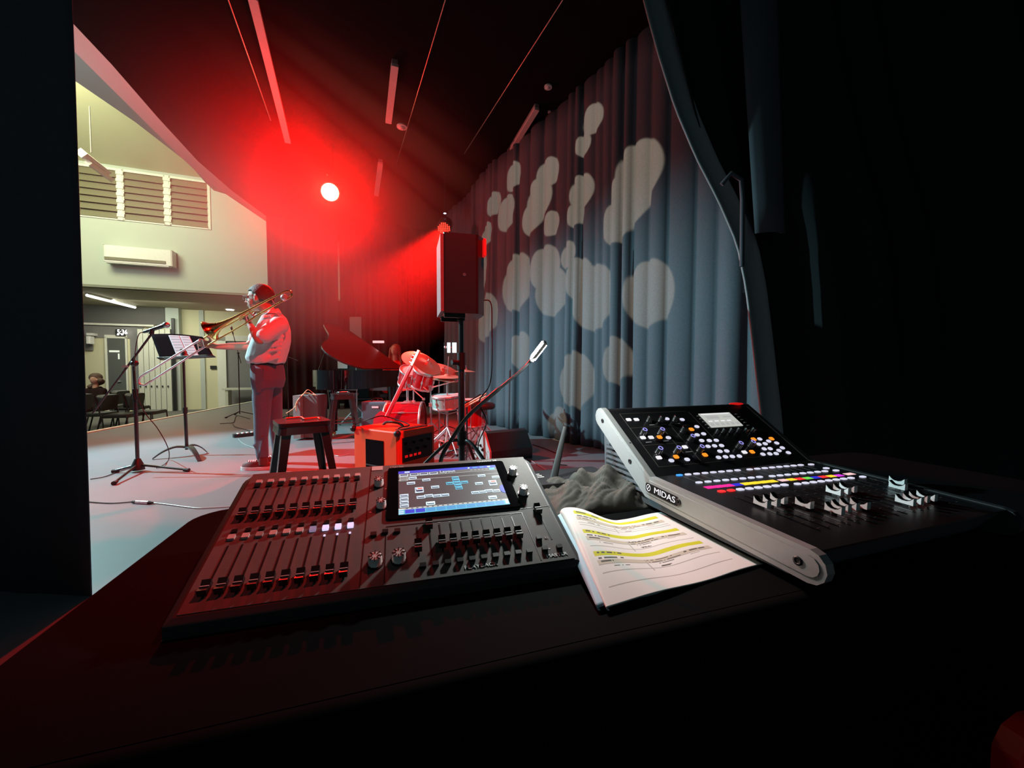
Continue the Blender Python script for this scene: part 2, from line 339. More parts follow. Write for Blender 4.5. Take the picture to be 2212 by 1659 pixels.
# lockers
lk = thing('locker_bank', on_wall(345, 890, LP0), 'row of tall pale locker doors with small dark latches by the hall wall', 'lockers')
obj('cabinet', wall_thing_mb(309, 378, 712, 900, .07, .3), 'door_grey', lk)
for i in range(6):
    u = 308 + i * 11.6; dd = obj('locker_door', wall_thing_mb(u + .6, u + 11.0, 713, 899, .28, .34), 'locker', lk)
    obj('latch', wall_thing_mb(u + 6.5, u + 9, 832, 835, .33, .37), 'black_plastic', dd)
mb = wall_thing_mb(380, 386, 690, 900, .3, .36); tag(obj('wall_post', mb, 'black_plastic', loc=on_wall(383, 900, LP0)), 'thin dark vertical post standing at the right end of the lockers', 'post')
tag(obj('wall_sign', wall_thing_mb(455, 468, 790, 797, .0, .05), 'black_plastic', loc=on_wall(461, 794, LP0)), 'small black rectangular plate on the pale hall wall beside doorway', 'sign')
sg = tag(obj('digital_clock', wall_thing_mb(254, 274, 712, 726, .03, .12), 'black_plastic', loc=on_wall(264, 720, LP0)), 'small black wall clock with glowing white digits above the hall door', 'clock')
p = on_wall(264, 717.5, LP0, .13); obj('digits', text_mb('5:36', .20, frame(p, DU, ez=NW), .004, sx=.75), 'tube_glow', sg)
mb = MB()
for du in (-4, 5): wall_thing_mb(264 + du - 2.5, 264 + du + 2, 723, 724.5, .12, .13, mb=mb)
obj('indicator', mb, 'tube_glow', sg)
bk = thing('wall_speaker', on_wall(206, 740, LP0), 'small pale wall speaker on a bracket left of the hall door', 'speaker')
obj('housing', wall_thing_mb(203, 211, 728, 744, .15, .4), 'white_plastic', bk, bevel=.02); obj('bracket', wall_thing_mb(200, 212, 721, 726, .0, .3), 'white_plastic', bk)
tag(obj('notice_board', wall_thing_mb(185, 202, 716, 757, .035, .06), 'recess_grey', loc=on_wall(193, 757, LP0)), 'grey notice board at the far left of the hall wall', 'board')
# bench in the doorway
p = on_wall(515, 850, LP0, .5)
bn = thing('bench', (p.x, p.y, -.35), 'pale wooden bench standing in the hall doorway', 'bench'); fb = frame((p.x, p.y, -.35), DU, ez=(0, 0, 1))
obj('seat', MB().box((0.1, 0, .70), (1.0, .45, .06), fb), 'locker', bn)
for s in (-1, 1): obj('leg', MB().box((.1 + s * .38, 0, .335), (.08, .4, .67), fb), 'locker', bn)
# air conditioner, hall lamps
ac = thing('air_conditioner', on_wall(310, 565), 'long cream wall air conditioner below the louvre windows', 'air conditioner')
mb = wall_thing_mb(236, 382, 541, 575, 0, .26, UP0); obj('casing', mb, 'white_plastic', ac, bevel=.04)
obj('outlet_flap', wall_thing_mb(240, 368, 565, 571, .22, .275, UP0), 'louvre', ac); obj('lower_lip', wall_thing_mb(240, 374, 572, 577, .1, .25, UP0), 'white_plastic', ac)
a, b = G(188, 632, 3.0), G(291, 659, 3.0)
hl = thing('ceiling_tube_light', ((a + b) / 2), 'lit fluorescent tube light on the hall soffit', 'light')
obj('tube', MB().cyl(V((a.x, a.y, 2.93)), V((b.x, b.y, 2.93)), .035), 'tube_glow', hl)
obj('fitting', MB().cyl(V((a.x, a.y, 2.98)), V((b.x, b.y, 2.98)), .045), 'white_plastic', hl)
a = G(497, 668, 3.0); hl = thing('downlight', (a.x, a.y, 2.99), 'small round lit downlight in the soffit above the trombonist', 'light')
obj('lamp_disc', MB().lathe([(.11, -.02), (.11, 0)], T(a.x, a.y, 2.99)), 'tube_glow', hl); obj('rim', MB().lathe([(.15, -.01), (.15, .0)], T(a.x, a.y, 3.0)), 'white_plastic', hl)
a, b = P(175, 330, 7.6), P(229, 372, 8.4)
hf = thing('hanging_light_fitting', (a + b) / 2, 'long pale light fitting hanging in the hall in front of the louvres', 'light')
obj('tray', MB().tube([a, b], .09, 4), 'white_plastic', hf); c = P(197, 330, 8.0)
obj('reflector', MB().tube([a + V((0, .12, -.12)), b + V((0, .1, -.1))], .06, 4), 'trim_white', hf)
obj('hanging_wire', MB().tube([c, c + V((0, 0, .9))], .012, 6), 'recess_grey', hf)
# audience chairs and one seated listener
def aud_chair():
    t = thing('auditorium_chair', (0, 0, 0), '', 'chair', 'black padded chairs below the stage edge')
    obj('backrest', MB().rbox(.50, .30, -.05, .05, .06, T(0, -.24, .70) @ RX(82)), 'cushion', t, bevel=.02)
    obj('seat', MB().rbox(.50, .46, .40, .47, .06), 'cushion', t, bevel=.02)
    for s in (-1, 1):
        obj('side_frame', MB().tube([(s * .27, .22, 0), (s * .27, .2, .44), (s * .27, -.2, .44), (s * .27, -.28, .84)], .014), 'dark_metal', t)
        obj('leg', MB().tube([(s * .27, -.2, .44), (s * .27, -.3, 0)], .014), 'dark_metal', t)
    return t
ch0 = None
for k, (u, y, rz, lb) in enumerate(((208, 8.1, -70, 'black padded chair nearest the dark drape, under the microphone boom'), (262, 7.9, -72, 'black padded chair seen between the drape and the microphone stand'),
        (318, 8.45, -74, 'black padded chair just right of the microphone stand pole'), (232, 9.6, -70, 'black padded chair in the second row behind the first two'), (285, 9.4, -73, 'black padded chair in the second row in front of the hall door'))):
    x = (u - 1106) / F * y
    if ch0 is None: ch0 = aud_chair(); ch0.location = (x, y, -.35); ch0.rotation_euler = (0, 0, R(rz)); ch0['label'] = lb
    else: dup(ch0, (x, y, -.35), R(rz), lb)
y = 9.0; c = P(206, 820, y)
au = thing('person', (c.x, c.y, -.35), 'seated person with long dark curly hair at the left edge of the hall', 'person')
mb = MB().ell(c, (.085, .1, .12)).cap(c + V((0, 0, -.1)), .05, c + V((0, 0, -.2)), .06).ell(c + V((.09, -.03, -.01)), (.03, .02, .02))
obj('body', mb, 'skin', au, voxel=.012)
mb = MB().ell(c + V((-.02, .03, .05)), (.12, .12, .11))
for i in range(14):
    a = i * .45; mb.ell(c + V((.12 * math.cos(a), .08 * abs(math.sin(a)), -.02 - .02 * i)), .06, n=8)
obj('hair', mb, 'hair_brown', au, voxel=.015, disp=1)
mb = MB().cap(c + V((0, .04, -.27)), .13, c + V((0, 0, -.62)), .17).cap(c + V((-.16, 0, -.26)), .08, c + V((-.2, -.1, -.55)), .06).cap(c + V((.16, 0, -.26)), .08, c + V((.2, -.1, -.55)), .06).cap(c + V((0, 0, -.66)), .15, c + V((.1, -.4, -.7)), .09)
obj('dark_clothes', mb, 'drape_dark', au, voxel=.02)

# ------------------------------------------------------------------ drapes
def drape(name, path, z0, z1, amp, wl, matn, label, seed=0, nz=10, sharp=1.6, group=None, closed_top=True, solid=.006, edge=None):
    rnd = random.Random(seed); pts = [V((x, y, 0)) for x, y in path]; L = [0]
    for a, b in zip(pts, pts[1:]): L.append(L[-1] + (b - a).length)
    n = int(L[-1] / wl * 10); rows = []
    ph = []; t = 0; widths = []
    k = int(L[-1] / wl) + 3
    ws = [rnd.uniform(.6, 1.5) for _ in range(k)]; am = [rnd.uniform(.5, 1.3) for _ in range(k)]; tot = sum(ws); cum = [0]
    for q in ws: cum.append(cum[-1] + q / tot)
    def off(s, z):
        for i in range(k):
            if s <= cum[i + 1] + 1e-9:
                f = (s - cum[i]) / (cum[i + 1] - cum[i]); break
        zz = (z - z0) / (z1 - z0)
        return am[i] * amp * (abs(math.sin(math.pi * f)) ** (1 / sharp)) * (1 - .45 * zz) + .012 * math.sin(31 * s + 3 * zz)
    def at(s):
        d = s * L[-1]
        for i in range(len(pts) - 1):
            if d <= L[i + 1] + 1e-9:
                f = (d - L[i]) / (L[i + 1] - L[i]); a, b = pts[i], pts[i + 1]; t_ = (b - a).normalized(); return a + (b - a) * f, V((-t_.y, t_.x, 0))
    def fn(s, t):
        z = z0 + (z1 - z0) * t; p, nn = at(s); q = p + nn * off(s, z) 
        if edge: q, z = edge(s, t, q, z)
        return (q.x, q.y, z)
    mb = MB().grid(fn, n, nz)
    o = obj(name, mb, matn, loc=(pts[0].x, pts[0].y, z0), solid=solid); tag(o, label, 'curtain', group); return o
# far black drapes behind the band
bc = 'black stage drapes across the back'
drape('stage_curtain', [(-5.95, 9.66), (-4.6, 9.75), (-4.3, 9.8)], .02, HC, .12, .33, 'drape_dark', 'dark drape at the left end of the back of the stage, behind the trombonist', 3, group=bc)
drape('stage_curtain', [(-4.25, 9.95), (-2.9, 10.1)], .02, HC, .14, .30, 'drape_dark', 'dark drape hanging directly behind the grand piano lid', 4, group=bc)
drape('stage_curtain', [(-2.95, 10.15), (-2.2, 10.6)], .02, HC, .14, .28, 'drape_dark', 'dark drape gathered behind the pianist', 5, group=bc)
drape('stage_curtain', [(-1.7, 11.0), (-.9, 10.6)], .02, HC, .10, .3, 'drape_dark', 'dark drape behind the loudspeaker on its pole', 6, group=bc)
mb = MB().box((0, 0, 0), (.28, .05, .6), T(*P(769, 712, 9.5))); tag(obj('wall_panel', mb, 'grey_cloth', loc=P(769, 735, 9.5)), 'plain pale grey upright panel hanging behind the piano lid', 'panel')
# side curtain with the projected circles
CP = [(-1.55, 9.6), (-.95, 8.5), (-.23, 7.0), (.55, 5.85), (1.2, 4.85), (1.6, 4.2), (2.35, 3.2), (2.9, 2.6)]
drape('side_curtain', CP, .01, HC - .02, -.13, .24, 'drape_blue', 'long pleated blue-grey curtain along the right with projected pale circles', 11, nz=14, sharp=2.2)
# near dark drape, left
drape('masking_drape', [(-4.6, 1.75), (-3.0, 1.72), (-1.86, 1.71)], 0.0, 4.6, .025, .5, 'drape_left', 'black masking drape filling the left edge of the view', 21, nz=4, sharp=1)
# near dark drape, right, pulled aside: its leading edge sweeps down diagonally to a tie
EDG = [(1370, -20), (1385, 40), (1410, 130), (1445, 240), (1490, 345), (1540, 440), (1580, 530), (1600, 620), (1615, 720), (1630, 830), (1640, 900), (1650, 1000), (1655, 1030)]
def edge_u(v):
    for (a, b), (c, d) in zip(EDG, EDG[1:]):
        if b <= v <= d: return a + (c - a) * (v - b) / (d - b)
    return EDG[0][0] if v < EDG[0][1] else EDG[-1][0]
ND = 2.3
def near_edge(z):
    v = 829.5 - F * math.tan(math.atan((z - H) / ND) + PITCH); return (edge_u(v) - 1106) / F * ND
rr = random.Random(5)
def fold(x, z): return .05 * math.sin(9 * x + 1.3 * math.sin(2.1 * x)) + .03 * math.sin(23 * x + .8 * z)
nd = thing('pulled_drape', (1.6, ND, 0), 'near black drape on the right with a slanting pale hemmed edge', 'curtain')
def fn(s, t):
    z = 3.35 * t; x0 = near_edge(z); x = x0 + .10 + s * (4.0 - x0); return (x, ND + fold(x - x0 * .6, z) - .35 * s, z)
obj('cloth', MB().grid(fn, 120, 30), 'drape_black', nd, solid=.006)
def fn(s, t):
    z = 3.35 * t; x0 = near_edge(z); return (x0 + s * .12, ND - .03 + .03 * math.sin(3.1 * s), z)
obj('hem_band', MB().grid(fn, 6, 40), 'drape_band', nd, solid=.012)
def fn(s, t):
    z = 1.75 + 1.6 * t; x = 1.34 + .16 * s - .14 * t + .05*t*s; return (x, ND - .10 - .03 * math.sin(3.1 * s), z)
obj('folded_panel', MB().grid(fn, 8, 10), 'drape_left', nd, solid=.012)
c = P(1572, 400, ND - .1)
obj('tie', MB().tube([c + V((-.06, -.05, -.02)), c + V((-.02, -.07, .03)), c + V((.04, -.06, .0)), c + V((.06, -.04, -.10)), c + V((.07, -.03, -.45))], .012), 'drape_left', nd)

# ------------------------------------------------------------------ ceiling fittings
def batten(u0, v0, u1, v1, wd, lb):
    a, b = G(u0, v0, HC - .05), G(u1, v1, HC - .05); t = thing('ceiling_batten', (a + b) / 2, lb, 'light', 'unlit ceiling batten lights'); fm = frame((a + b) / 2, b - a, ez=(0, 0, 1)); L = (b - a).length
    obj('diffuser', MB().rbox(L, wd, -.035, .0, .012, fm), 'batten', t); obj('channel', MB().box((0, 0, .025), (L, wd * .8, .05), fm), 'recess_grey', t)
batten(545, -10, 622, 305, .085, 'long unlit strip light on the ceiling above the trombonist'); batten(853, 137, 839, 262, .085, 'short unlit strip light on the ceiling above the red lamp')
batten(822, 350, 813, 420, .085, 'farthest unlit strip light, right of the glowing red lamp'); batten(1160, 232, 1103, 326, .075, 'unlit strip light beside the top of the pleated side curtain')
def rail(u0, v0, u1, v1, r, lb):
    a, b = G(u0, v0, HC - .04), G(u1, v1, HC - .04); tag(obj('ceiling_rail', MB().tube([a, b], r), 'steel', loc=(a + b) / 2), lb, 'rail', 'thin metal rails under the stage ceiling')
rail(965, -10, 856, 356, .007, 'thin metal rail on the ceiling ending above the loudspeaker'); rail(1222, -10, 1003, 332, .007, 'thin metal rail on the ceiling near the side curtain')
rail(490, -10, 585, 260, .008, 'thin rail left of the long ceiling strip light')
for u, v, r, lb in ((868, 274, .075, 'round pale ceiling detector between two strip lights'), (1184, 188, .05, 'small round ceiling dome above the strip light by the curtain'), (1187, 242, .025, 'tiny round ceiling fitting beside the curtain strip light')):
    c = G(u, v, HC - .02); t = thing('ceiling_detector', c, lb, 'detector', 'round ceiling fittings')
    obj('base_ring', MB().lathe([(r, 0), (r, .02)], T(*c) @ T(0, 0, -.01)), 'white_plastic', t); obj('dome', MB().ell(c, (r * .75, r * .75, r * .6)), 'batten', t)
c = LAMP; sl = thing('stage_lamp', c, 'glaring red stage lamp hanging from the ceiling, shining at the camera', 'stage light'); dv = (V((0.1, 0, .9)) - c).normalized(); fz = zframe(c, dv)
obj('housing', MB().lathe([(.06, -.34), (.11, -.3), (.12, -.05), (.145, 0), (.15, .02)], fz, 24), 'black_plastic', sl)
obj('lens', MB().lathe([(.13, .02), (.128, .035), (.06, .05)], fz, 24), 'lamp_glow', sl, label='blinding white lens')
obj('yoke', MB().tube([c + V((-.17, .1, 0)), c + V((-.17, .1, .2)), c + V((.17, .1, .2)), c + V((.17, .1, 0))], .012, 6), 'dark_metal', sl)
obj('hanger', MB().tube([c + V((0, .1, .2)), V((c.x, c.y + .1, HC))], .014), 'dark_metal', sl)
obj('indicator', MB().ell(c + V((-.02, -.05, .25)), .012, n=8), 'led_red', sl)
c = P(959, 494, 7.4); sl = thing('led_par_lamp', c, 'round red LED stage lamp hanging above the loudspeaker', 'stage light'); fz = zframe(c, V((-.0, -2.6, -2.4)))
obj('housing', MB().lathe([(.08, -.28), (.13, -.24), (.135, 0), (.12, 0), (.118, -.02)], fz, 24), 'black_plastic', sl)
mb = MB()
for i in range(-3, 4):
    for j in range(-3, 4):
        if i * i + j * j <= 10: mb.lathe([(.012, -.01), (.011, .004)], fz @ T(i * .033, j * .033, 0), 8)
obj('led_cluster', mb, 'led_red', sl)
obj('hanger', MB().tube([c + V((0, .15, .1)), V((c.x, c.y + .15, HC))], .014), 'dark_metal', sl); obj('indicator', MB().ell(P(961, 461, 7.4), (.03, .02, .012), n=8), 'led_blue', sl)

# ------------------------------------------------------------------ gobo projector (out of the left of frame, aimed at the pleated curtain)
gl = spot('gobo_projector_light', GOBO, (.35, 6.2, 2.6), 1750, (1.0, .78, .52), 64, .0, .012)
CA, CB = V((-.95, 8.5, 0)), V((1.6, 4.2, 0)); CN = V((-(CB - CA).y, (CB - CA).x, 0)).normalized()
def on_curtain(u, v):
    r = P(u, v, 1.0) - V((0, 0, H)); t = (CA - V((0, 0, H))).dot(CN) / r.dot(CN); return V((0, 0, H)) + r * t
ld = gl.data; ld.use_nodes = True; nt = ld.node_tree; em = nt.nodes['Emission']
tc = nt.nodes.new('ShaderNodeTexCoord'); sp = nt.nodes.new('ShaderNodeSeparateXYZ'); nt.links.new(tc.outputs['Normal'], sp.inputs[0])
def mth(op, a, b=None, c=None):
    n = nt.nodes.new('ShaderNodeMath'); n.operation = op
    for i, q in enumerate((a, b, c)):
        if q is None: continue
        if isinstance(q, (int, float)): n.inputs[i].default_value = q
        else: nt.links.new(q, n.inputs[i])
    return n.outputs[0]
gx = mth('DIVIDE', sp.outputs[0], sp.outputs[2]); gy = mth('DIVIDE', sp.outputs[1], sp.outputs[2])
wob = nt.nodes.new('ShaderNodeTexNoise'); wob.inputs['Scale'].default_value = 3.0
GM = gl.rotation_euler.to_matrix().transposed(); acc = None
CIRC = [(1288, 262, 33), (1270, 318, 24), (1392, 372, 66), (1372, 430, 62), (1345, 485, 52), (1266, 420, 38), (1254, 470, 28), (1196, 382, 34), (1178, 440, 44), (1165, 480, 38), (1202, 492, 28),
        (1123, 392, 30), (1108, 470, 38), (1082, 452, 26), (1067, 520, 26), (1131, 622, 62), (1192, 590, 50), (1205, 640, 54), (1262, 610, 46), (1291, 648, 72), (1411, 640, 74), (1344, 792, 52), (1256, 832, 62), (1048, 600, 44), (1066, 700, 50), (1140, 770, 40), (1240, 560, 30), (1220, 930, 40)]
for (u, v, r) in CIRC:
    def loc2(uu, vv):
        q = GM @ (on_curtain(uu, vv) - GOBO); return q.x / q.z, q.y / q.z
    x, y = loc2(u, v); x2, y2 = loc2(u, v - r); rad = math.hypot(x2 - x, y2 - y)
    d = mth('SQRT', mth('ADD', mth('POWER', mth('SUBTRACT', gx, x), 2.0), mth('POWER', mth('SUBTRACT', gy, y), 2.0)))
    k = mth('MULTIPLY', mth('SUBTRACT', rad, d), 1 / (.06 * rad)); k = nt.nodes.new('ShaderNodeClamp') if False else mth('MINIMUM', mth('MAXIMUM', k, 0.0), 1.0)
    acc = k if acc is None else mth('MAXIMUM', acc, k)
nt.links.new(acc, em.inputs['Strength'])

# ------------------------------------------------------------------ stands
def tripod_parts(t, base, r, h, leg, azs, m='dark_metal', foot=True, mid=None):
    for a in azs:
        d = V((math.cos(R(a)), math.sin(R(a)), 0)); e = base + d * leg
        l = obj('leg', MB().cyl(base + V((0, 0, h)) + d * .02, e + V((0, 0, .012)), r), m, t)
        if foot: obj('rubber_foot', MB().cyl(e - d * .03 + V((0, 0, .014)), e + d * .012 + V((0, 0, .012)), r * 1.7), 'rubber', l)
def chrome_tripod(t, base, h, leg, azs, m='chrome'):
    for a in azs:
        d = V((math.cos(R(a)), math.sin(R(a)), 0)); l = obj('leg', MB().cyl(base + V((0, 0, h)), base + d * leg + V((0, 0, .015)), .009), m, t)
        MBs = MB().cyl(base + V((0, 0, h * .35)), base + d * leg * .5 + V((0, 0, h * .5)), .006); obj('brace', MBs, m, l)
        obj('rubber_foot', MB().ell(base + d * leg + V((0, 0, .016)), (.018, .018, .016), n=8), 'rubber', l)
# near vocal microphone on boom
d0 = 3.9
b = G(298, 1019); ms = thing('microphone_stand', b, 'black boom microphone stand with the long slanting boom at the left', 'microphone stand')
top = P(288, 787, b.y); 
obj('pole', MB().cyl(b + V((0, 0, .08)), V((b.x, b.y, top.z - .28)), .016).cyl(V((b.x, b.y, top.z - .30)), top, .010), 'satin_black', ms)
obj('collar', MB().cyl(V((b.x, b.y, top.z - .34)), V((b.x, b.y, top.z - .24)), .022), 'black_plastic', ms)
obj('base_hub', MB().lathe([(.055, 0.02), (.05, .06), (.022, .13)], T(*b)), 'black_plastic', ms)
for q in (G(228, 1058), G(415, 1019), G(243, 1022)):
    dd = (q - b); L = min(dd.length, .5); q = b + dd.normalized() * L
    l = obj('leg', MB().cyl(b + V((0, 0, .07)), q + V((0, 0, .018)), .011), 'satin_black', ms)
    obj('rubber_foot', MB().cyl(q - dd.normalized() * .05 + V((0, 0, .02)), q + V((0, 0, .016)), .015, .019), 'rubber', l)
a, c = P(200, 893, b.y - .12), P(327, 722, b.y + .05); cl = a + (c - a) * ((top.x - a.x) / (c.x - a.x))
bo = obj('boom', MB().cyl(a, a + (c - a) * .52, .0075).cyl(a + (c - a) * .5, c, .0095), 'satin_black', ms)
obj('clutch', MB().ell(top + V((.01, 0, .01)), (.035, .03, .03)).cyl(top, cl + V((0, 0, 0)), .016), 'black_plastic', ms)
obj('wing_knob', MB().box(tuple(top + V((-.05, -.03, -.02))), (.05, .012, .02)), 'chrome', ms)
mc = thing('microphone', P(335, 714, b.y + .05), 'handheld microphone clipped to the boom end at the upper left', 'microphone'); a, c = P(310, 718, b.y + .05), P(356, 703, b.y + .05); dr_ = (c - a).normalized()
obj('handle', MB().lathe([(.010, 0), (.014, .02), (.021, (c - a).length)], zframe(a, dr_)), 'satin_black', mc)
obj('grille', MB().ell(c + dr_ * .015, .029), 'steel', mc); obj('clip', MB().cyl(P(327, 722, b.y + .05), a + dr_ * .09, .02), 'black_plastic', mc)
cab = [a, P(300, 722, b.y), P(293, 750, b.y), P(291, 790, b.y - .03), P(296, 850, b.y - .03), P(312, 890, b.y - .02), P(340, 925, b.y), P(362, 965, b.y), G(365, 990, .02), G(355, 1003, .01), G(338, 1011, .008)]
tag(obj('microphone_cable', MB().tube(spline(cab), .004, 6), 'rubber', loc=G(355, 1003, .01)), 'thin black cable hanging from the handheld microphone to the floor', 'cable')
# music stand
b = G(404, 984); mu = thing('music_stand', b, 'black orchestral music stand with solid desk and three arched legs', 'music stand')
d1 = b.y
obj('pole', MB().cyl(b + V((0, 0, .07)), P(400, 885, d1), .017).cyl(P(400, 890, d1), P(396, 760, d1), .012), 'satin_black', mu)
obj('collar', MB().cyl(P(400, 893, d1), P(400, 880, d1), .023), 'black_plastic', mu)
for q, kx in ((G(329, 993), 0), (G(431, 997), 0), (G(447, 978), 0)):
    pts = [b + V((0, 0, .10)), b + (q - b) * .35 + V((0, 0, .115)), b + (q - b) * .7 + V((0, 0, .075)), q + V((0, 0, .008))]; sp_ = spline(pts); n_ = len(sp_); dd = (q - b).normalized(); sd = V((-dd.y, dd.x, 0)); rings = []
    for i, s_ in enumerate(sp_):
        wd = .030 - .012 * i / n_; hh = .011 - .006 * i / n_; rings.append([tuple(s_ + sd * wd + V((0, 0, hh))), tuple(s_ - sd * wd + V((0, 0, hh))), tuple(s_ - sd * wd - V((0, 0, hh))), tuple(s_ + sd * wd - V((0, 0, hh)))])
    obj('leg', MB().loft(rings, sm=False), 'satin_black', mu)
TL, TR, BR, BL = P(326, 722, d1 + .16), P(438, 728, d1 + .20), P(463, 772, d1 - .02), P(347, 778, d1 - .02)
def quad(s, t): 
    q = BL + (BR - BL) * s; r_ = TL + (TR - TL) * s; z = q + (r_ - q) * t; return z + V((0, 0, .018 * math.sin(math.pi * s) * t))
obj('desk', MB().grid(lambda s, t: quad(s, t), 14, 6), 'desk_black', mu, solid=.006)
nrm = (BR - BL).cross(TL - BL).normalized(); nrm = nrm if nrm.y < 0 else -nrm
obj('lip', MB().grid(lambda s, t: BL + (BR - BL) * (-.0 + 1.03 * s) + nrm * .06 * t, 8, 1), 'satin_black', mu, solid=.005)
obj('pole_bracket', MB().cyl(P(396, 775, d1), P(393, 755, d1 + .03), .02), 'black_plastic', mu)
def sheet(s0, s1, t0, t1): return MB().grid(lambda s, t: quad(s0 + (s1 - s0) * s - .10 * (t0 + (t1 - t0) * t) * 0, t0 + (t1 - t0) * t) + nrm * .006, 10, 24, fm=lambda s, t: 1 if (int(t * 24) % 3 == 1 and .08 < s < .92) else 0)
for k, (a_, b_) in enumerate(((.33, .54), (.545, .74))):
    tag(obj('sheet_music', sheet(a_, b_, .04, .93), ['sheet_paper_red_lit', 'sheet_ink_red_lit'], loc=quad(a_, .04), solid=.001), ('left' if k == 0 else 'right') + ' page of printed sheet music on the black music stand', 'sheet music', 'sheet music pages')  # red stage light is put into the page and ink colours

# ------------------------------------------------------------------ trombonist
D = 3.95
def Q(u, v, dy=0.0): return P(u, v, D + dy)
tb = thing('person', (Q(570, 1000).x, D, 0), 'trombonist in white short sleeved shirt, glasses and grey trousers playing to the left', 'person')
mb = MB(); hc = Q(561, 645)
mb.ell(hc + V((.012, 0, .028)), (.118, .078, .105)); mb.ell(hc + V((-.045, 0, -.03)), (.070, .060, .088)); mb.cap(hc + V((-.07, 0, -.095)), .032, hc + V((-.01, 0, -.08)), .045)
mb.cap(hc + V((-.112, 0, -.005)), .010, hc + V((-.135, 0, -.035)), .014); mb.ell(hc + V((-.115, 0, -.038)), (.02, .018, .013)); mb.ell(hc + V((-.106, 0, -.068)), (.016, .024, .008)); mb.ell(hc + V((-.104, 0, -.082)), (.016, .020, .008))
mb.ell(hc + V((-.10, 0, .018)), (.02, .055, .014))
for s in (-1, 1): mb.ell(hc + V((.012, s * .078, -.008)), (.022, .010, .034)); mb.ell(hc + V((.004, s * .082, -.03)), (.010, .008, .012))
mb.cap(hc + V((.035, 0, -.07)), .060, Q(590, 684), .066)
# near (left) arm: elbow down, hand up at the slide brace; far (right) arm stretched along the slide
sh1, el1, wr1, hd1 = Q(598, 702, -.17), Q(561, 735, -.27), Q(541, 703, -.22), Q(536, 693, -.20)
mb.chain([(sh1, .058), (sh1 + (el1 - sh1) * .5, .050), (el1, .040)]); mb.chain([(el1, .042), (el1 + (wr1 - el1) * .35, .042), (wr1, .027)])
sh2, el2, wr2, hd2 = Q(580, 704, .17), Q(536, 748, .10), Q(468, 749, -.14), Q(452, 745, -.17)
mb.chain([(sh2, .055), (el2, .040)]); mb.chain([(el2, .041), (el2 + (wr2 - el2) * .3, .040), (wr2, .026)])
def hand(mb, wr, c, up, pal, curl, thumb):
    ax = (c - wr).normalized(); up = (up - ax * up.dot(ax)).normalized(); pl = ax.cross(up).normalized() * pal
    mb.cap(wr, .025, c - ax * .01, .028); mb.ell((0, 0, 0), (.043, .038, .016), frame(c + ax * .012, ax, ez=pl))
    for i, (k, L) in enumerate(((1.5, .062), (.5, .070), (-.5, .066), (-1.5, .052))):
        r0 = c + ax * (.045 - .004 * abs(k)) + up * k * .019; a1 = ax * math.cos(curl) + pl * math.sin(curl); p1 = r0 + a1 * L * .5
        a2 = ax * math.cos(curl * 2.1) + pl * math.sin(curl * 2.1); p2 = p1 + a2 * L * .36; a3 = ax * math.cos(curl * 3) + pl * math.sin(curl * 3); p3 = p2 + a3 * L * .28
        mb.chain([(r0, .0092), (p1, .0088), (p2, .008), (p3, .0072)], 8)
    t0 = c - ax * .005 + up * .034 * thumb; mb.chain([(t0, .012), (t0 + up * .03 * thumb + ax * .018 + pl * .012, .0105), (t0 + up * .036 * thumb + ax * .04 + pl * .03, .009)], 8)
hand(mb, wr1, hd1, V((-.6, .5, .3)), 1, .85, 1); hand(mb, wr2, hd2, V((0, 0, 1)), -1, .5, 1)
obj('body', mb, 'skin', tb, voxel=.0055, smooth_it=3)
mb = MB().grid(lambda s, t: (lambda a, e: tuple(hc + V((.016, 0, .032)) + V((.124 * math.cos(e) * math.cos(a), .086 * math.cos(e) * math.sin(a), .112 * math.sin(e)))))(2 * math.pi * s, (R(-38) if math.cos(2 * math.pi * s) > .15 else (R(20) if math.cos(2 * math.pi * s) < -.35 else R(2))) * (1 - t) + R(90) * t), 28, 8)
obj('hair', mb, 'hair_brown', tb, solid=.006)
gs = MB()
for s in (-1, 1):
    e = hc + V((-.128, s * .034, .003)); gs.tube([e + V((0, -.026, .016)), e + V((0, .026, .016)), e + V((0, .024, -.018)), e + V((0, -.024, -.018)), e + V((0, -.026, .016))], .0028, 6)
    gs.tube([e + V((0, s * .028, .012)), hc + V((.01, s * .084, .012)), hc + V((.03, s * .082, -.006))], .0028, 6)
gs.tube([hc + V((-.13, -.01, .008)), hc + V((-.13, .01, .008))], .003, 6); obj('glasses', gs, 'steel', tb)
def ring(v, ua, ub, hy, n=20, dy=0.0, tw=0.0):
    a, b = Q(ua, v, dy), Q(ub, v, dy); c = (a + b) / 2; rx = (b - a).length / 2; rx = math.sqrt(max(.35 * rx * rx, rx * rx - (.6 * hy) ** 2))
    return [(c.x + rx * math.copysign(abs(math.cos(t)) ** .85, math.cos(t)), c.y + hy * math.copysign(abs(math.sin(t)) ** .85, math.sin(t)), c.z + .008 * math.sin(5 * t + v * .2)) for t in [2 * math.pi * j / n for j in range(n)]]
mb = MB().loft([ring(786, 543, 611, .155), ring(783, 535, 616, .17), ring(772, 533, 619, .185), ring(755, 538, 624, .185), ring(735, 546, 628, .19), ring(715, 553, 628, .20), ring(698, 561, 625, .20), ring(686, 570, 618, .17), ring(678, 578, 610, .10), ring(672, 580, 605, .07)])
mb.chain([(sh1 + V((.01, .02, .0)), .088), (sh1 + (el1 - sh1) * .45, .078), (sh1 + (el1 - sh1) * .72, .075)]); mb.chain([(sh2 + V((0, -.01, 0)), .085), (sh2 + (el2 - sh2) * .62, .072)])
for i in range(9):
    v = 700 + i * 9; a = Q(612 - 2 * abs(i - 3), v, -.15); b_ = Q(566 - i * 1.5 + 14 * math.sin(i), v + 14 + 5 * math.sin(2 * i), -.165); mb.cap(a, .016, b_, .006, 8)
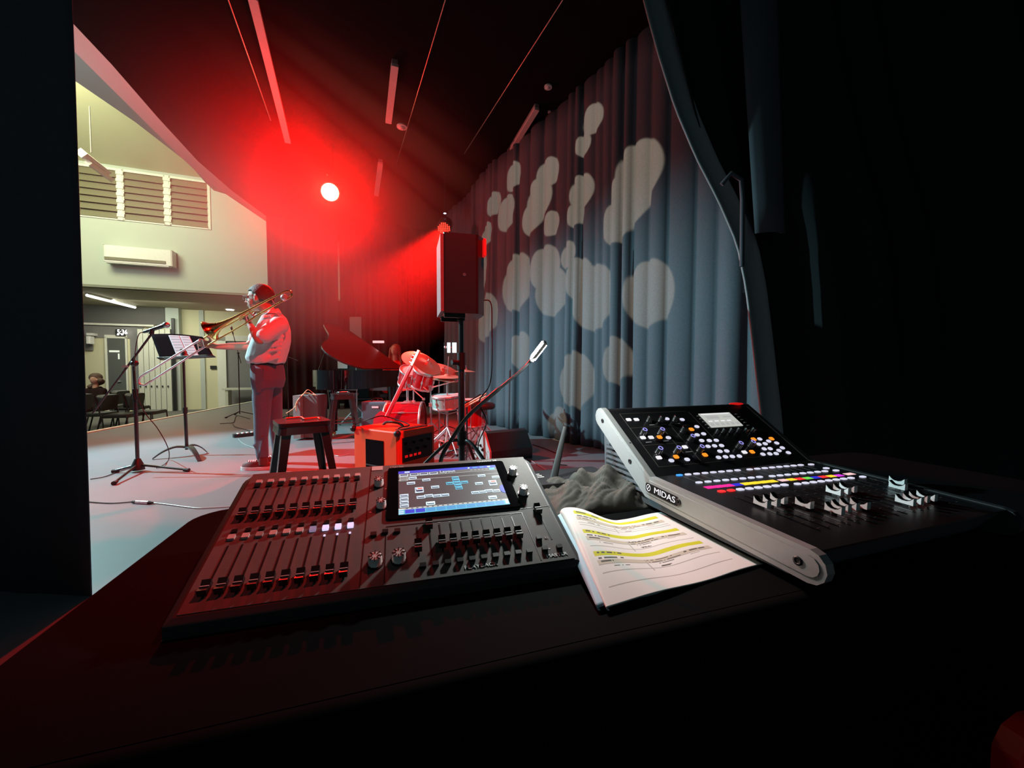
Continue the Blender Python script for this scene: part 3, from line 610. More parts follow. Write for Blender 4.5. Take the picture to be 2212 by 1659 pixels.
obj('shirt', mb, 'shirt', tb, voxel=.0085, smooth_it=3)
obj('collar', MB().loft([ring(678, 577, 608, .075), ring(668, 580, 603, .062)], cap=(False, False)), 'shirt', tb, solid=.008)
mb = MB().loft([ring(784, 544, 611, .15), ring(800, 543, 614, .17), ring(820, 544, 616, .175), ring(838, 546, 612, .16)])
l1 = [(Q(571, 818, -.07), .098), (Q(566, 862, -.06), .086), (Q(566, 900, -.05), .074), (Q(564, 945, -.03), .062), (Q(567, 985, -.02), .056)]
l2 = [(Q(586, 818, .08), .100), (Q(590, 862, .12), .086), (Q(594, 905, .16), .070), (Q(598, 945, .2), .060), (Q(601, 978, .22), .055)]
mb.chain(l1, 14); mb.chain(l2, 14)
for i in range(6):
    mb.cap(Q(548 + 3 * i, 962 + 4 * i, -.07), .012, Q(574 - 2 * i, 940 + 6 * i, -.10), .006, 8)
for i in range(4): mb.cap(Q(552 + 6 * i, 795, -.17), .008, Q(553 + 5 * i, 850, -.165), .004, 8)
obj('trousers', mb, 'trouser', tb, voxel=.0095, smooth_it=3)
obj('belt', MB().loft([ring(789, 543.5, 612, .156), ring(782, 544, 611.5, .155)]), 'black_plastic', tb)
def shoe(toe, heel, nm='shoe'):
    ax = (toe - heel); L = ax.length; ax.normalize(); f_ = frame((toe + heel) / 2, ax, ez=(0, 0, 1)); s_ = obj(nm, MB().loft([[(L / 2 * x * k, .05 * y * k * (1 if x > 0 else .8), z) for x, y in [(math.cos(a), math.sin(a)) for a in [2 * math.pi * j / 18 for j in range(18)]]] for z, k in ((.03, .97), (.06, .90), (.085, .62))], M=f_), 'shoe', tb)
    obj('sole', MB().loft([[(L / 2 * 1.03 * math.cos(a), .053 * math.sin(a), z) for a in [2 * math.pi * j / 18 for j in range(18)]] for z in (.0, .032)], M=f_), 'shoe_sole', s_)
    obj('ankle_collar', MB().lathe([(.045, .05), (.04, .12)], f_ @ T(-L * .22, 0, 0)), 'shoe', s_)
    lc = MB(); [lc.tube([(x, -.026, .082), (x + .01, .0, .094), (x, .026, .082)], .005, 6) for x in (.0, .02, .04, .06)]
    lc2 = MB(); [lc2.add([tuple(f_ @ V(p)) for p in lc.v], lc.f, 0, True)]; obj('laces', lc2, 'white_gloss', s_)
a = G(521, 1015); c = G(570, 1010); shoe(V((a.x, a.y, 0)), V((a.x + .29, a.y + .03, 0)))
a2 = Q(600, 978, .22); shoe(V((a2.x - .17, a2.y - .12, 0)), V((a2.x + .09, a2.y + .03, 0)))
# trombone
TD = -.30
def S(u, v, k=0.0): return P(u, v, D + TD + k)
tr = thing('trombone', S(470, 745), 'brass tenor trombone with its long slide pointing down to the left', 'trombone')
up0, up1 = S(528, 684, .04), S(329, 799, -.05); lo0, lo1 = S(530, 699, .04), S(313, 832, -.05)
sl_ = obj('outer_slide', MB().cyl(S(430, 735.5, 0), up1, .0085).cyl(S(444, 748, 0), lo1, .0085), 'chrome', tr)
obj('slide_crook', MB().tube(spline([up1, S(312, 808, -.05), S(301, 818, -.05), S(302, 830, -.05), lo1]), .0095), 'chrome', tr)
obj('inner_slide', MB().cyl(up0 + (up0 - up1).normalized() * .1, S(440, 730), .0065).cyl(lo0, S(441, 750), .0065), 'brass', tr)
obj('slide_brace', MB().cyl(S(436, 733), S(440, 750), .005).cyl(S(424, 739), S(430, 757), .005).cyl(S(531, 682, .04), S(534, 697, .04), .006), 'chrome', tr)
nk, rm = S(486, 697, -.01), S(452, 703, -.03)
bt1 = S(606, 634, .05); ax = (nk - bt1).normalized(); Lb = (nk - bt1).length
obj('bell', MB().lathe([(.0075, 0), (.009, Lb * .5), (.014, Lb * .86), (.022, Lb), (.034, Lb + .06), (.058, Lb + .115), (.088, Lb + .145), (.096, Lb + .15), (.088, Lb + .147), (.055, Lb + .11), (.03, Lb + .05)], zframe(bt1, ax), 28), 'brass', tr)
obj('tuning_bow', MB().tube(spline([bt1, S(618, 629, .06), S(628, 630, .06), S(630, 638, .06), S(622, 645, .06), S(607, 652, .05)]), .0085), 'brass', tr)
obj('lower_tube', MB().cyl(S(607, 652, .05), S(552, 683, .04), .0075).cyl(S(552, 683, .04), lo0, .0075), 'brass', tr)
obj('bell_brace', MB().cyl(S(586, 645, .045), S(594, 657, .045), .004).cyl(S(537, 673, .035), S(549, 684, .035), .005), 'chrome', tr)
obj('counterweight', MB().lathe([(.03, 0), (.034, .01), (.034, .03), (.028, .04)], zframe(S(612, 644, .06), V((1, -.4, .2)))), 'chrome', tr)
obj('mouthpiece', MB().cyl(S(551, 677, .10), S(543, 684, .04), .014, .006), 'chrome', tr)

# ------------------------------------------------------------------ stools
def stool():
    t = thing('metal_stool', (0, 0, 0), '', 'stool', 'black metal stools with square seats'); h = .66
    obj('seat', MB().rbox(.31, .31, h - .025, h, .04), 'satin_black', t, bevel=.006)
    obj('apron', MB().loft([[(x * 1.06, y * 1.06, h - .075) for x, y in rrect(.30, .30, .04)], [(x, y, h - .02) for x, y in rrect(.30, .30, .04)]], sm=False), 'satin_black', t)
    for i in (-1, 1):
        for j in (-1, 1):
            a = V((i * .135, j * .135, h - .04)); b = V((i * .215, j * .215, 0)); ex = V((i, 0, 0)); ey = V((0, j, 0)); r0 = []; 
            for q, wd in ((a, .055), (b, .034)):
                r0.append([tuple(q), tuple(q - ex * wd), tuple(q - ex * wd + ey * -.006), tuple(q - ex * .006 - ey * .006), tuple(q - ex * .006 - ey * wd), tuple(q - ey * wd)])
            l = obj('leg', MB().loft(r0, sm=False), 'satin_black', t); obj('rubber_foot', MB().box(tuple(b + V((-i * .012, -j * .012, .006))), (.03, .03, .012)), 'rubber', l)
    for s in (-1, 1):
        obj('cross_brace', MB().cyl((-.17, s * .17, .26), (.17, s * .17, .26), .006), 'satin_black', t)
        obj('cross_brace', MB().cyl((s * .17, -.17, .26), (s * .17, .17, .26), .006), 'satin_black', t)
    return t
st = stool(); c = G(652, 907, .66); st.location = (c.x, c.y, 0); st.rotation_euler = (0, 0, R(38)); st['label'] = 'nearer black metal stool standing in front of the trombonist with a cable on its seat'; NS = c
c = G(741, 850, .66); dup(st, (c.x, c.y, 0), R(30), 'farther black metal stool standing between the trombonist and the grand piano'); FS = c
random.seed(3)
pts = [NS + V((-.12, .02, .008)), NS + V((-.05, .08, .01)), NS + V((.03, -.02, .01)), NS + V((.08, .05, .01)), NS + V((.12, .0, .008))]
tag(obj('orange_cable', MB().tube(spline(pts), .005, 6), 'orange_vinyl', loc=pts[0]), 'short orange cable lying on the seat of the nearer stool', 'cable')
pts = [FS + V((-.1, .02, .012)), FS + V((-.03, -.04, .02)), FS + V((.04, .05, .02)), FS + V((.1, -.02, .012))]
tag(obj('coiled_lead', MB().tube(spline(pts), .009, 6), 'steel', loc=pts[0]), 'shiny coiled lead lying on the seat of the farther stool', 'cable')

# ------------------------------------------------------------------ amplifiers and wedge
c0, cl_, cr = G(858, 933, .5), G(763, 922, .5), G(916, 915, .5); ex = (c0 - cl_).normalized(); wd = .54; f_ = frame((c0.x, c0.y, 0), -ex, ez=(0, 0, 1)); dn = -1 if (f_ @ V((0, 1, 0)) - f_ @ V((0, 0, 0))).y < 0 else 1
am = thing('guitar_amplifier', (c0.x, c0.y, 0), 'bright orange guitar amplifier standing behind the lighting desk', 'amplifier'); dp = .44 * dn
def ab(x0, x1, y0, y1, z0, z1, r=0): return MB().box(((x0 + x1) / 2, (y0 + y1) / 2 * dn, (z0 + z1) / 2), (x1 - x0, (y1 - y0), z1 - z0), f_)
obj('cabinet', ab(0, wd, 0, .44, .0, .5), 'orange_vinyl', am, bevel=.015)
obj('handle_recess', ab(.16, .38, -.004, .02, .15, .41), 'desk_black', am, label='black recessed port'); obj('recess_bar', ab(.17, .37, -.012, .0, .19, .20), 'satin_black', am)
for x in (.0, wd): obj('corner_protector', MB().ell(tuple(f_ @ V((x, .0, .485))), (.03, .03, .028)), 'black_plastic', am)
cp = obj('control_panel', ab(-.006, .01, .05, .40, .24, .44), 'panel_black', am)
[obj('knob', MB().cyl(f_ @ V((-.006, (.09 + .045 * i) * dn, .39 - .06 * (i % 2))), f_ @ V((-.028, (.09 + .045 * i) * dn, .39 - .06 * (i % 2))), .011), 'black_plastic', cp) for i in range(7)]
mk = MB(); [mk.box((-.0075, (.09 + .05 * i) * dn, .285), (.002, .03, .02), f_) for i in range(4)]; obj('printed_marks', mk, 'red_tag', cp)
obj('top_grille', ab(.03, .09, .06, .38, .498, .506), 'black_plastic', am); obj('strap_handle', MB().tube(spline([f_ @ V((.16, .22 * dn, .5)), f_ @ V((.22, .22 * dn, .53)), f_ @ V((.36, .22 * dn, .53)), f_ @ V((.42, .22 * dn, .5))]), .012), 'black_plastic', am)
pts = [G(770, 918, .5), P(800, 908, c0.y + .1) , P(830, 902, c0.y + .3), f_ @ V((.08, .2 * dn, .52)), f_ @ V((.05, .1 * dn, .51)), f_ @ V((.03, .04 * dn, .51))]
tag(obj('amplifier_cable', MB().tube(spline([p + V((0, 0, .012)) for p in pts]), .005, 6), 'rubber', loc=pts[0]), 'thin dark cable draped over the top of the orange amplifier', 'cable')
def boxamp(name, u0, u1, v0, v1, d, dep, mtl, lb, cat, front=None):
    a, b = P(u0, v1, d), P(u1, v0, d); t = thing(name, ((a.x + b.x) / 2, d, 0), lb, cat)
    obj('cabinet', MB().box(((a.x + b.x) / 2, d + dep / 2, b.z / 2 + .01), (b.x - a.x, dep, b.z - .02)), mtl, t, bevel=.012); return t, a, b
t, a, b = boxamp('bass_amplifier', 655, 686, 853, 897, 5.6, .3, 'grey_cloth', 'small dark grey amplifier with a coiled cable on top beside the trombonist', 'amplifier')
obj('grille_side', MB().box((a.x - .05, 5.64, b.z / 2 + .01), (.1, .24, b.z - .03)), 'recess_grey', t); obj('badge', MB().box((a.x - .05, 5.515, b.z - .06), (.04, .006, .02)), 'chrome', t)
lp = [P(640, 890, 5.5), P(640, 870, 5.5), P(655, 852, 5.55), P(665, 842, 5.6), P(675, 848, 5.65), P(682, 854, 5.6), P(664, 849, 5.6), P(650, 855, 5.55), P(636, 880, 5.5), P(618, 893, 5.45)]
tag(obj('looped_cable', MB().tube(spline(lp), .006, 6), 'wood_neck', loc=lp[2]), 'pale cable looping over the small grey amplifier', 'cable')
t, a, b = boxamp('combo_amplifier', 781, 833, 868, 940, 5.9, .28, 'blue_grey_tolex', 'blue grey combo amplifier behind the farther stool', 'amplifier')
obj('grille_cloth', MB().box(((a.x + b.x) / 2, 5.895, b.z / 2), (b.x - a.x - .05, .01, b.z - .08)), 'body_blue', t); obj('badge', MB().box(((a.x + b.x) / 2 + .03, 5.888, b.z - .08), (.10, .006, .03)), 'print_white', t)
obj('carry_handle', MB().tube(spline([(a.x + .12, 6.0, b.z), (a.x + .17, 6.0, b.z + .04), (b.x - .1, 6.0, b.z + .04), (b.x - .06, 6.0, b.z)]), .008), 'black_plastic', t)
# stage monitor wedge
wg = thing('stage_monitor', G(1105, 995), 'black wedge stage monitor lying on the floor by the side curtain', 'speaker')
A0 = G(1057, 1001); ex = V((.86, .51, 0)).normalized(); L = .55; f_ = frame(A0, ex, ez=(0, 0, 1)); prof = [(.0, .0), (.0, .12), (.12, .30), (.18, .32), (.36, .05), (.36, 0)]
mb = MB().loft([[(x, y, z) for y, z in prof] for x in (.02, L)], sm=False, M=f_); obj('cabinet', mb, 'satin_black', wg, bevel=.01)
mb = MB().loft([[(x, y * 1.04 - .007, z * 1.03) for y, z in prof] for x in (-.0, .022)], sm=False, M=f_); sp_ = obj('side_panel', mb, 'batten', wg, bevel=.004)
mb = MB(); [mb.ell(tuple(f_ @ V((-.003, y, z))), (.02, .02, .02), n=8) for y, z in ((.15, .12), (.20, .16))]; obj('sockets', mb, 'black_plastic', sp_)
mb = MB(); [mb.lathe([(.009, -.004), (.009, .003)], f_ @ T(-.0, y, z) @ RY(-90), 8) for y, z in ((.03, .03), (.15, .28), (.32, .03), (.03, .12))]; obj('screws', mb, 'chrome', sp_)
pts = [f_ @ V((-.01, .2, .16)), f_ @ V((-.12, .15, .18)), f_ @ V((-.2, .1, .1)), f_ @ V((-.15, -.05, .01)), f_ @ V((.1, -.15, .008)), f_ @ V((.4, -.2, .008))]
tag(obj('speaker_lead', MB().tube(spline(pts), .005, 6), 'rubber', loc=pts[4]), 'black lead running from the wedge monitor across the floor', 'cable')

# ------------------------------------------------------------------ loudspeaker on pole
d2 = 2.8; b = V((P(997, 900, d2).x, d2, 0)); sp_ = thing('speaker_stand', b, 'black tripod pole stand carrying the loudspeaker', 'speaker stand'); zb = P(990, 684, d2).z
obj('pole', MB().cyl(b + V((0, 0, .12)), b + V((0, 0, 1.10)), .0225).cyl(b + V((0, 0, 1.08)), b + V((0, 0, zb + .03)), .0175), 'satin_black', sp_)
obj('collar', MB().cyl(b + V((0, 0, 1.0)), b + V((0, 0, 1.12)), .030), 'black_plastic', sp_); obj('knob', MB().cyl(b + V((-.02, -.02, 1.05)), b + V((-.06, -.05, 1.05)), .018), 'black_plastic', sp_)
obj('leg_hub', MB().cyl(b + V((0, 0, .46)), b + V((0, 0, .56)), .034), 'black_plastic', sp_); obj('lower_hub', MB().cyl(b + V((0, 0, .10)), b + V((0, 0, .15)), .03), 'black_plastic', sp_)
for a in (200, 320, 80):
    dd = V((math.cos(R(a)), math.sin(R(a)), 0)); l = obj('leg', MB().tube(spline([b + V((0, 0, .5)) + dd * .03, b + V((0, 0, .44)) + dd * .16, b + dd * .60 + V((0, 0, .015))]), .0125), 'satin_black', sp_)
    obj('brace', MB().cyl(b + V((0, 0, .12)), b + dd * .40 + V((0, 0, .19)), .007), 'dark_metal', l); obj('rubber_foot', MB().ell(b + dd * .60 + V((0, 0, .017)), .017, n=8), 'rubber', l)
ls = thing('loudspeaker', b + V((0, 0, zb)), 'black loudspeaker on a pole showing its flat side, front grille to the left', 'speaker'); f_ = frame(b + V((0, 0, zb)), V((1, .27, 0)), ez=(0, 0, 1))
hs = .525; prof = [(-.135, -.17), (.09, -.17), (.145, -.10), (.145, .10), (.09, .17), (-.135, .17)]
obj('cabinet', MB().prism(prof, .0, hs, f_), 'satin_black', ls, bevel=.012)
obj('front_grille', MB().prism([(-.155, -.16), (-.135, -.165), (-.135, .165), (-.155, .16)], .01, hs - .01, f_), 'grille_grey', ls)
obj('bottom_rail', MB().box((-.06, -.12, -.012), (.14, .03, .025), f_).box((-.06, .12, -.012), (.14, .03, .025), f_), 'black_plastic', ls)
obj('pole_socket', MB().lathe([(.028, -.03), (.028, .0)], f_), 'black_plastic', ls); obj('round_badge', MB().lathe([(.012, 0), (.011, .003)], f_ @ T(-.0, -.17, .255) @ RX(90), 16), 'steel', ls)
obj('red_tag', MB().prism([(.13, -.175), (.15, -.16), (.15, -.10), (.13, -.12)], hs - .13, hs - .02, f_), 'red_tag', ls)
pts = [f_ @ V((.14, -.05, .11)), f_ @ V((.20, -.06, .10)), f_ @ V((.21, -.06, -.05)), f_ @ V((.20, -.06, -.45)), f_ @ V((.12, -.05, -.60)), f_ @ V((.17, -.05, -.75)), f_ @ V((.11, -.05, -.92)), f_ @ V((.16, -.05, -1.1)), f_ @ V((.17, -.02, -1.38)), f_ @ V((.25, .1, 0)) - V((0, 0, zb - .012))]
tag(obj('speaker_cable', MB().tube(spline(pts), .0045, 6), 'rubber', loc=pts[-1]), 'black cable hanging in waves down from the back of the loudspeaker', 'cable')

# ------------------------------------------------------------------ grand piano and pianist
pr = V((-2.78, 7.55, 0)); pn = thing('grand_piano', pr, 'black grand piano with its lid propped open', 'piano'); PM = frame(pr, V((1, -.20, 0)), ez=(0, 0, 1))
OUT = [(.76, 0), (.76, -1.15), (.72, -1.45), (.58, -1.66), (.38, -1.74), (.18, -1.66), (.02, -1.45), (-.12, -1.18), (-.30, -.95), (-.52, -.78), (-.70, -.62), (-.76, -.42), (-.76, 0)]
OS = [(p.x, p.y) for p in spline([(x, y, 0) for x, y in OUT], 4)]
def inset(k): return [(x * k + .0, -.85 + (y + .85) * k) for x, y in OS]
mb = MB().loft([[(x, y, .70) for x, y in OS], [(x, y, .99) for x, y in OS]], M=PM, cap=(True, False)); ik = inset(.95); mb.loft([[(x, y, .99) for x, y in OS], [(x, y, .99) for x, y in ik], [(x, y, .90) for x, y in ik]], M=PM, sm=False, cap=(False, True))
rim = obj('rim', mb, 'gloss_black', pn); obj('iron_frame', MB().prism(inset(.93), .90, .915, PM), 'brass', pn)
for x, y in ((.62, -.2), (-.62, -.2), (.35, -1.5)):
    l = obj('leg', MB().lathe([(.05, .06), (.055, .3), (.07, .55), (.09, .70)], PM @ T(x, y, 0), 12), 'gloss_black', pn); obj('castor', MB().ell(tuple(PM @ V((x, y, .03))), (.03, .03, .03), n=10), 'brass', l)
obj('pedal_lyre', MB().box((0, -.12, .38), (.22, .06, .62), PM), 'gloss_black', pn)
kb = obj('keyboard', MB().box((0, .10, .70), (1.22, .18, .03), PM).box((0, .1, .64), (1.5, .26, .08), PM), 'white_gloss', pn); obj('key_blocks', MB().box((-.7, .1, .76), (.12, .26, .16), PM).box((.7, .1, .76), (.12, .26, .16), PM), 'gloss_black', pn)
LA = 33; LM = PM @ T(.76, 0, 1.0) @ RY(LA) @ T(-.76, 0, 0)
LO = [p for p in OS]; obj('lid', MB().prism([(x, y) for x, y in LO if True], 0, .022, LM), 'lid_red_sheen', pn, bevel=.004)  # red reflection of the stage lamp is put into the lid's base colour
obj('lid_prop', MB().cyl(PM @ V((-.72, -.42, .99)), LM @ V((-.55, -.55, 0)), .012), 'gloss_black', pn)
obj('music_desk', MB().box((0, -.33, 1.10), (.72, .012, .22), PM @ T(0, 0, 0)), 'satin_black', pn)
tag(obj('sheet_page', MB().box((-.28, -.35, 1.12), (.2, .004, .2), PM), 'paper_white', loc=PM @ V((-.28, -.35, 1.02))), 'white sheet of music on the grand piano music desk', 'sheet music')
pp = thing('person', P(856, 900, 8.3), 'pianist with long reddish hair and a red top behind the piano lid', 'person'); c = P(853, 757, 8.3)
mb = MB().ell(c, (.078, .09, .115)).ell(c + V((-.01, -.085, -.02)), (.012, .02, .018)).cap(c + V((0, .01, -.1)), .05, c + V((0, .03, -.2)), .055).ell(c + V((-.005, -.08, -.055)), (.022, .012, .008))
sl2, sr2 = c + V((-.17, .05, -.28)), c + V((.17, .05, -.28)); 
for s_, q in ((-1, sl2), (1, sr2)):
    e = q + V((s_ * .06, -.1, -.25)); wq = V((c.x + s_ * .12, c.y - .42, .78)); mb.chain([(q, .045), (e, .04), (wq, .026)]); hand(mb, wq, wq + V((0, -.08, 0)), V((-s_, 0, 0)), -1 * s_, .3, 1)
obj('body', mb, 'skin', pp, voxel=.01)
mb = MB().ell(c + V((.01, .035, .03)), (.105, .10, .115))
for i in range(12):
    for s_ in (-1, 1): mb.ell(c + V((s_ * (.085 + .006 * i), .02 - .01 * math.sin(i), .04 - i * .035)), (.035, .05, .04), n=8)
mb.cap(c + V((0, .08, 0)), .09, c + V((0, .09, -.3)), .10); obj('hair', mb, 'hair_red', pp, voxel=.012)
mb = MB().chain([(c + V((0, .06, -.27)), .10), (c + V((0, .08, -.5)), .15), (c + V((0, .1, -.75)), .16)]).cap(sl2, .065, sr2, .065)
for s_, q in ((-1, sl2), (1, sr2)): mb.chain([(q, .062), (q + V((s_ * .06, -.1, -.25)), .055), (q + V((s_ * .0, -.3, -.3)), .04)])
mb.cap(c + V((-.09, .05, -.82)), .09, c + V((-.1, -.35, -.8)), .075).cap(c + V((.09, .05, -.82)), .09, c + V((.1, -.35, -.8)), .075)
obj('clothes', mb, 'red_plastic', pp, voxel=.016)
t = thing('piano_bench', (c.x, c.y + .1, 0), 'black bench under the pianist', 'bench'); zz = c.z - .92; obj('seat', MB().box((c.x, c.y + .1, zz - .03), (.6, .36, .06)), 'satin_black', t)
for i in (-1, 1):
    for j in (-1, 1): obj('leg', MB().cyl((c.x + i * .26, c.y + .1 + j * .14, 0), (c.x + i * .26, c.y + .1 + j * .14, zz - .05), .02), 'satin_black', t)
t = thing('plastic_chair', G(778, 925), 'small blue grey chair under the grand piano', 'chair'); c = G(778, 915) ; q = V((c.x, c.y + .3, 0))
obj('seat', MB().rbox(.4, .4, .44, .46, .05, T(*q)), 'body_blue', t)
for i in (-1, 1):
    for j in (-1, 1): obj('leg', MB().cyl(q + V((i * .19, j * .19, 0)), q + V((i * .17, j * .17, .45)), .012), 'rail_silver', t)

# ------------------------------------------------------------------ drum kit
def drum(name, c, axis, r, h, shell, lb, cat='drum', lugs=8, head='drum_head'):
    t = thing(name, c, lb, cat, None); f_ = zframe(V(c), V(axis))
    obj('shell', MB().lathe([(r, -h / 2), (r, h / 2)], f_, 32), shell, t); obj('batter_head', MB().lathe([(r * .99, h / 2), (r * .99, h / 2 + .006)], f_, 32), head, t)
    for s in (-1, 1): obj('hoop', MB().lathe([(r * 1.0, s * h / 2 - .012), (r * 1.045, s * h / 2 - .012), (r * 1.045, s * h / 2 + .014), (r * 1.0, s * h / 2 + .014)], f_, 32, cap=(False, False)), 'chrome', t)
    for i in range(lugs):
        a = 2 * math.pi * i / lugs; x, y = r * math.cos(a), r * math.sin(a)
        obj('lug', MB().cyl(f_ @ V((x * 1.03, y * 1.03, -h / 2)), f_ @ V((x * 1.03, y * 1.03, h / 2)), .004, n=6).ell((x * 1.03, y * 1.03, 0), (.013, .013, h * .14), f_, n=8), 'chrome', t)
    return t, f_
bc_ = V(((875 - 1106) / F * 5.1, 5.1, .295)); t, f_ = drum('bass_drum', bc_, (-1, -.06, 0), .28, .44, 'red_gloss', 'big red bass drum lying on its side behind the orange amplifier', lugs=10)
for s in (-1, 1): obj('spur', MB().cyl(bc_ + V((-.12, s * .2, .1)), V((bc_.x - .2, bc_.y + s * .42, .01)), .008), 'chrome', t)
obj('badge', MB().lathe([(.028, 0), (.026, .006)], T(*(bc_ + V((-.12, -.268, .08)))) @ RX(80), 12), 'chrome', t)
sn = V(((966 - 1106) / F * 4.75, 4.75, .615)); t, f_ = drum('snare_drum', sn, (-.05, -.12, 1), .178, .14, 'teal_shell', 'pale green snare drum at the right of the kit beside the speaker pole', lugs=10)
t = thing('snare_stand', (sn.x, sn.y, 0), 'chrome snare drum stand holding the pale green snare', 'drum stand'); obj('pole', MB().cyl((sn.x, sn.y, .12), (sn.x, sn.y, .5), .011), 'chrome', t); chrome_tripod(t, V((sn.x, sn.y, 0)), .28, .3, (30, 150, 270))
for a in (0, 120, 240): obj('basket_arm', MB().tube([(sn.x, sn.y, .46), (sn.x + .16 * math.cos(R(a)), sn.y + .16 * math.sin(R(a)), .50), (sn.x + .185 * math.cos(R(a)), sn.y + .185 * math.sin(R(a)), .54)], .007), 'chrome', t)
tm = V(((915 - 1106) / F * 5.0, 5.0, .90)); t, f_ = drum('rack_tom', tm, (.35, -.45, 1), .15, .22, 'red_gloss', 'dark red rack tom mounted above the bass drum', lugs=6)
tm2 = V(((884 - 1106) / F * 5.05, 5.05, .90)); t, f_ = drum('rack_tom', tm2, (.30, -.5, 1), .13, .2, 'red_gloss', 'small rack tom at the left of the kit, behind the bass guitar neck', lugs=6)
t = thing('tom_mount', (bc_.x, bc_.y, bc_.z + .28), 'chrome double tom holder rising from the top of the bass drum', 'drum mount')
obj('post', MB().cyl(bc_ + V((.03, 0, .27)), bc_ + V((.03, 0, .50)), .016), 'chrome', t); obj('mount_plate', MB().box(tuple(bc_ + V((.03, 0, .285))), (.08, .06, .03)), 'chrome', t)
for q in (tm, tm2): obj('arm', MB().tube([bc_ + V((.03, 0, .48)), bc_ + V((.03, 0, .55)), q + V((0, .0, -.05))], .012), 'chrome', t)
ft = V(((1020 - 1106) / F * 5.3, 5.3, .42)); t, f_ = drum('floor_tom', ft, (0, -.03, 1), .19, .34, 'red_gloss', 'red floor tom low behind the speaker pole', lugs=8)
for a in (30, 150, 270): obj('leg', MB().cyl((ft.x + .2 * math.cos(R(a)), ft.y + .2 * math.sin(R(a)), .0), (ft.x + .2 * math.cos(R(a)), ft.y + .2 * math.sin(R(a)), .5), .007), 'chrome', t)
def cymbal(name, u, v, d, r, ax, foot_u, lb, boom=None, rod=.03):
    c = P(u, v, d); x = (foot_u - 1106) / F * d; t = thing('cymbal_stand', (x, d, 0), 'chrome tripod stand holding the ' + lb, 'cymbal stand', None)
    hz = c.z if boom is None else boom; obj('pole', MB().cyl((x, d, .12), (x, d, .55), .0125).cyl((x, d, .53), (x, d, hz - .04), .0095), 'chrome', t)
    obj('clamp', MB().box((x, d, .56), (.04, .05, .045)), 'chrome', t); obj('tilter', MB().ell((x, d, hz - .04), .022, n=8).cyl((x, d, hz - .04), c + V(ax).normalized() * .05, .007), 'chrome', t)
    chrome_tripod(t, V((x, d, 0)), .34, .32, (20 + 7 * (foot_u % 9), 140 + 7 * (foot_u % 9), 260 + 7 * (foot_u % 9)))
    k = thing(name, c, lb, 'cymbal'); f_ = zframe(c, V(ax)); obj('plate', MB().lathe([(r, -.012), (r * .6, .002), (r * .22, .014), (r * .14, .034), (.012, .042), (.011, .036), (r * .14, .028), (r * .22, .008), (r * .6, -.004), (r, -.015)], f_, 36, cap=(False, False)), 'cymbal', k)
    obj('wing_nut', MB().cyl(f_ @ V((0, 0, .04)), f_ @ V((0, 0, .075)), .012), 'chrome', k)
cymbal('crash_cymbal', 903, 776, 5.35, .22, (.42, -.55, 1), 893, 'large tilted crash cymbal behind the bass guitar headstock')
cymbal('crash_cymbal', 922, 785, 4.95, .20, (.75, -.55, 1), 930, 'steeply tilted crash cymbal catching pale green light')
cymbal('ride_cymbal', 957, 803, 5.1, .25, (.42, -.42, 1), 948, 'wide red lit ride cymbal in the middle of the kit')
cymbal('splash_cymbal', 1005, 801, 5.2, .14, (.02, -.01, 1), 1003, 'small flat cymbal edge-on to the right of the speaker pole')
cymbal('small_cymbal', 775, 771, 7.0, .15, (0, -.05, 1), 770, 'flat dark cymbal seen edge-on behind the piano lid prop')
c = P(966, 819, 4.75); t = thing('hi_hat_stand', (c.x, c.y, 0), 'chrome hi-hat stand with its thin rod rising in front of the ride cymbal', 'cymbal stand')
obj('pole', MB().cyl((c.x, c.y, .05), (c.x, c.y, c.z - .03), .012), 'chrome', t); obj('pull_rod', MB().cyl((c.x, c.y, c.z - .03), P(969, 770, 4.75), .004), 'chrome', t); obj('pedal', MB().box((c.x - .02, c.y - .12, .03), (.09, .26, .02)), 'chrome', t); chrome_tripod(t, V((c.x, c.y, 0)), .3, .3, (60, 180, 300))
for k in (0, 1):
    q = thing('hi_hat_cymbal', c + V((0, 0, .028 * k)), ('upper' if k else 'lower') + ' cymbal of the hi-hat pair above the snare drum', 'cymbal', 'hi-hat pair'); s_ = 1 if k else -1
    obj('plate', MB().lathe([(.17, 0), (.1, s_ * .008), (.04, s_ * .016), (.03, s_ * .03), (.01, s_ * .034)], zframe(c + V((0, 0, .028 * k)), V((.03, -.10, 1))), 32), 'cymbal', q)
t = thing('drum_throne', (P(1042, 900, 5.2).x, 5.2, 0), 'round black drum stool with chrome tripod beside the side curtain', 'stool'); b = V((P(1042, 900, 5.2).x, 5.2, 0))
obj('seat', MB().lathe([(.15, .48), (.17, .50), (.17, .54), (.14, .56)], T(*b), 24), 'cushion', t); obj('pole', MB().cyl(b + V((0, 0, .15)), b + V((0, 0, .48)), .014), 'chrome', t); chrome_tripod(t, b, .3, .28, (10, 130, 250))
for k_, (u0, v0, u1, v1, dd_, lb_) in enumerate(((897, 822, 925, 845, 4.9, 'short chrome boom arm crossing in front of the rack toms'), (930, 838, 985, 822, 4.7, 'thin chrome rod slanting behind the hi-hat'), (884, 834, 915, 862, 4.85, 'chrome memory rod beside the bass drum top'))):
    a_, b_ = P(u0, v0, dd_), P(u1, v1, dd_); t = thing('hardware_arm', (a_ + b_) / 2, lb_, 'drum hardware', 'chrome arms in the drum kit'); obj('rod', MB().cyl(a_, b_, .007), 'chrome', t); obj('clamp', MB().box(tuple(a_), (.035, .03, .04)).box(tuple(b_), (.03, .03, .03)), 'chrome', t); obj('wing_nut', MB().box(tuple(a_ + V((0, -.03, .02))), (.04, .008, .016)), 'chrome', t)
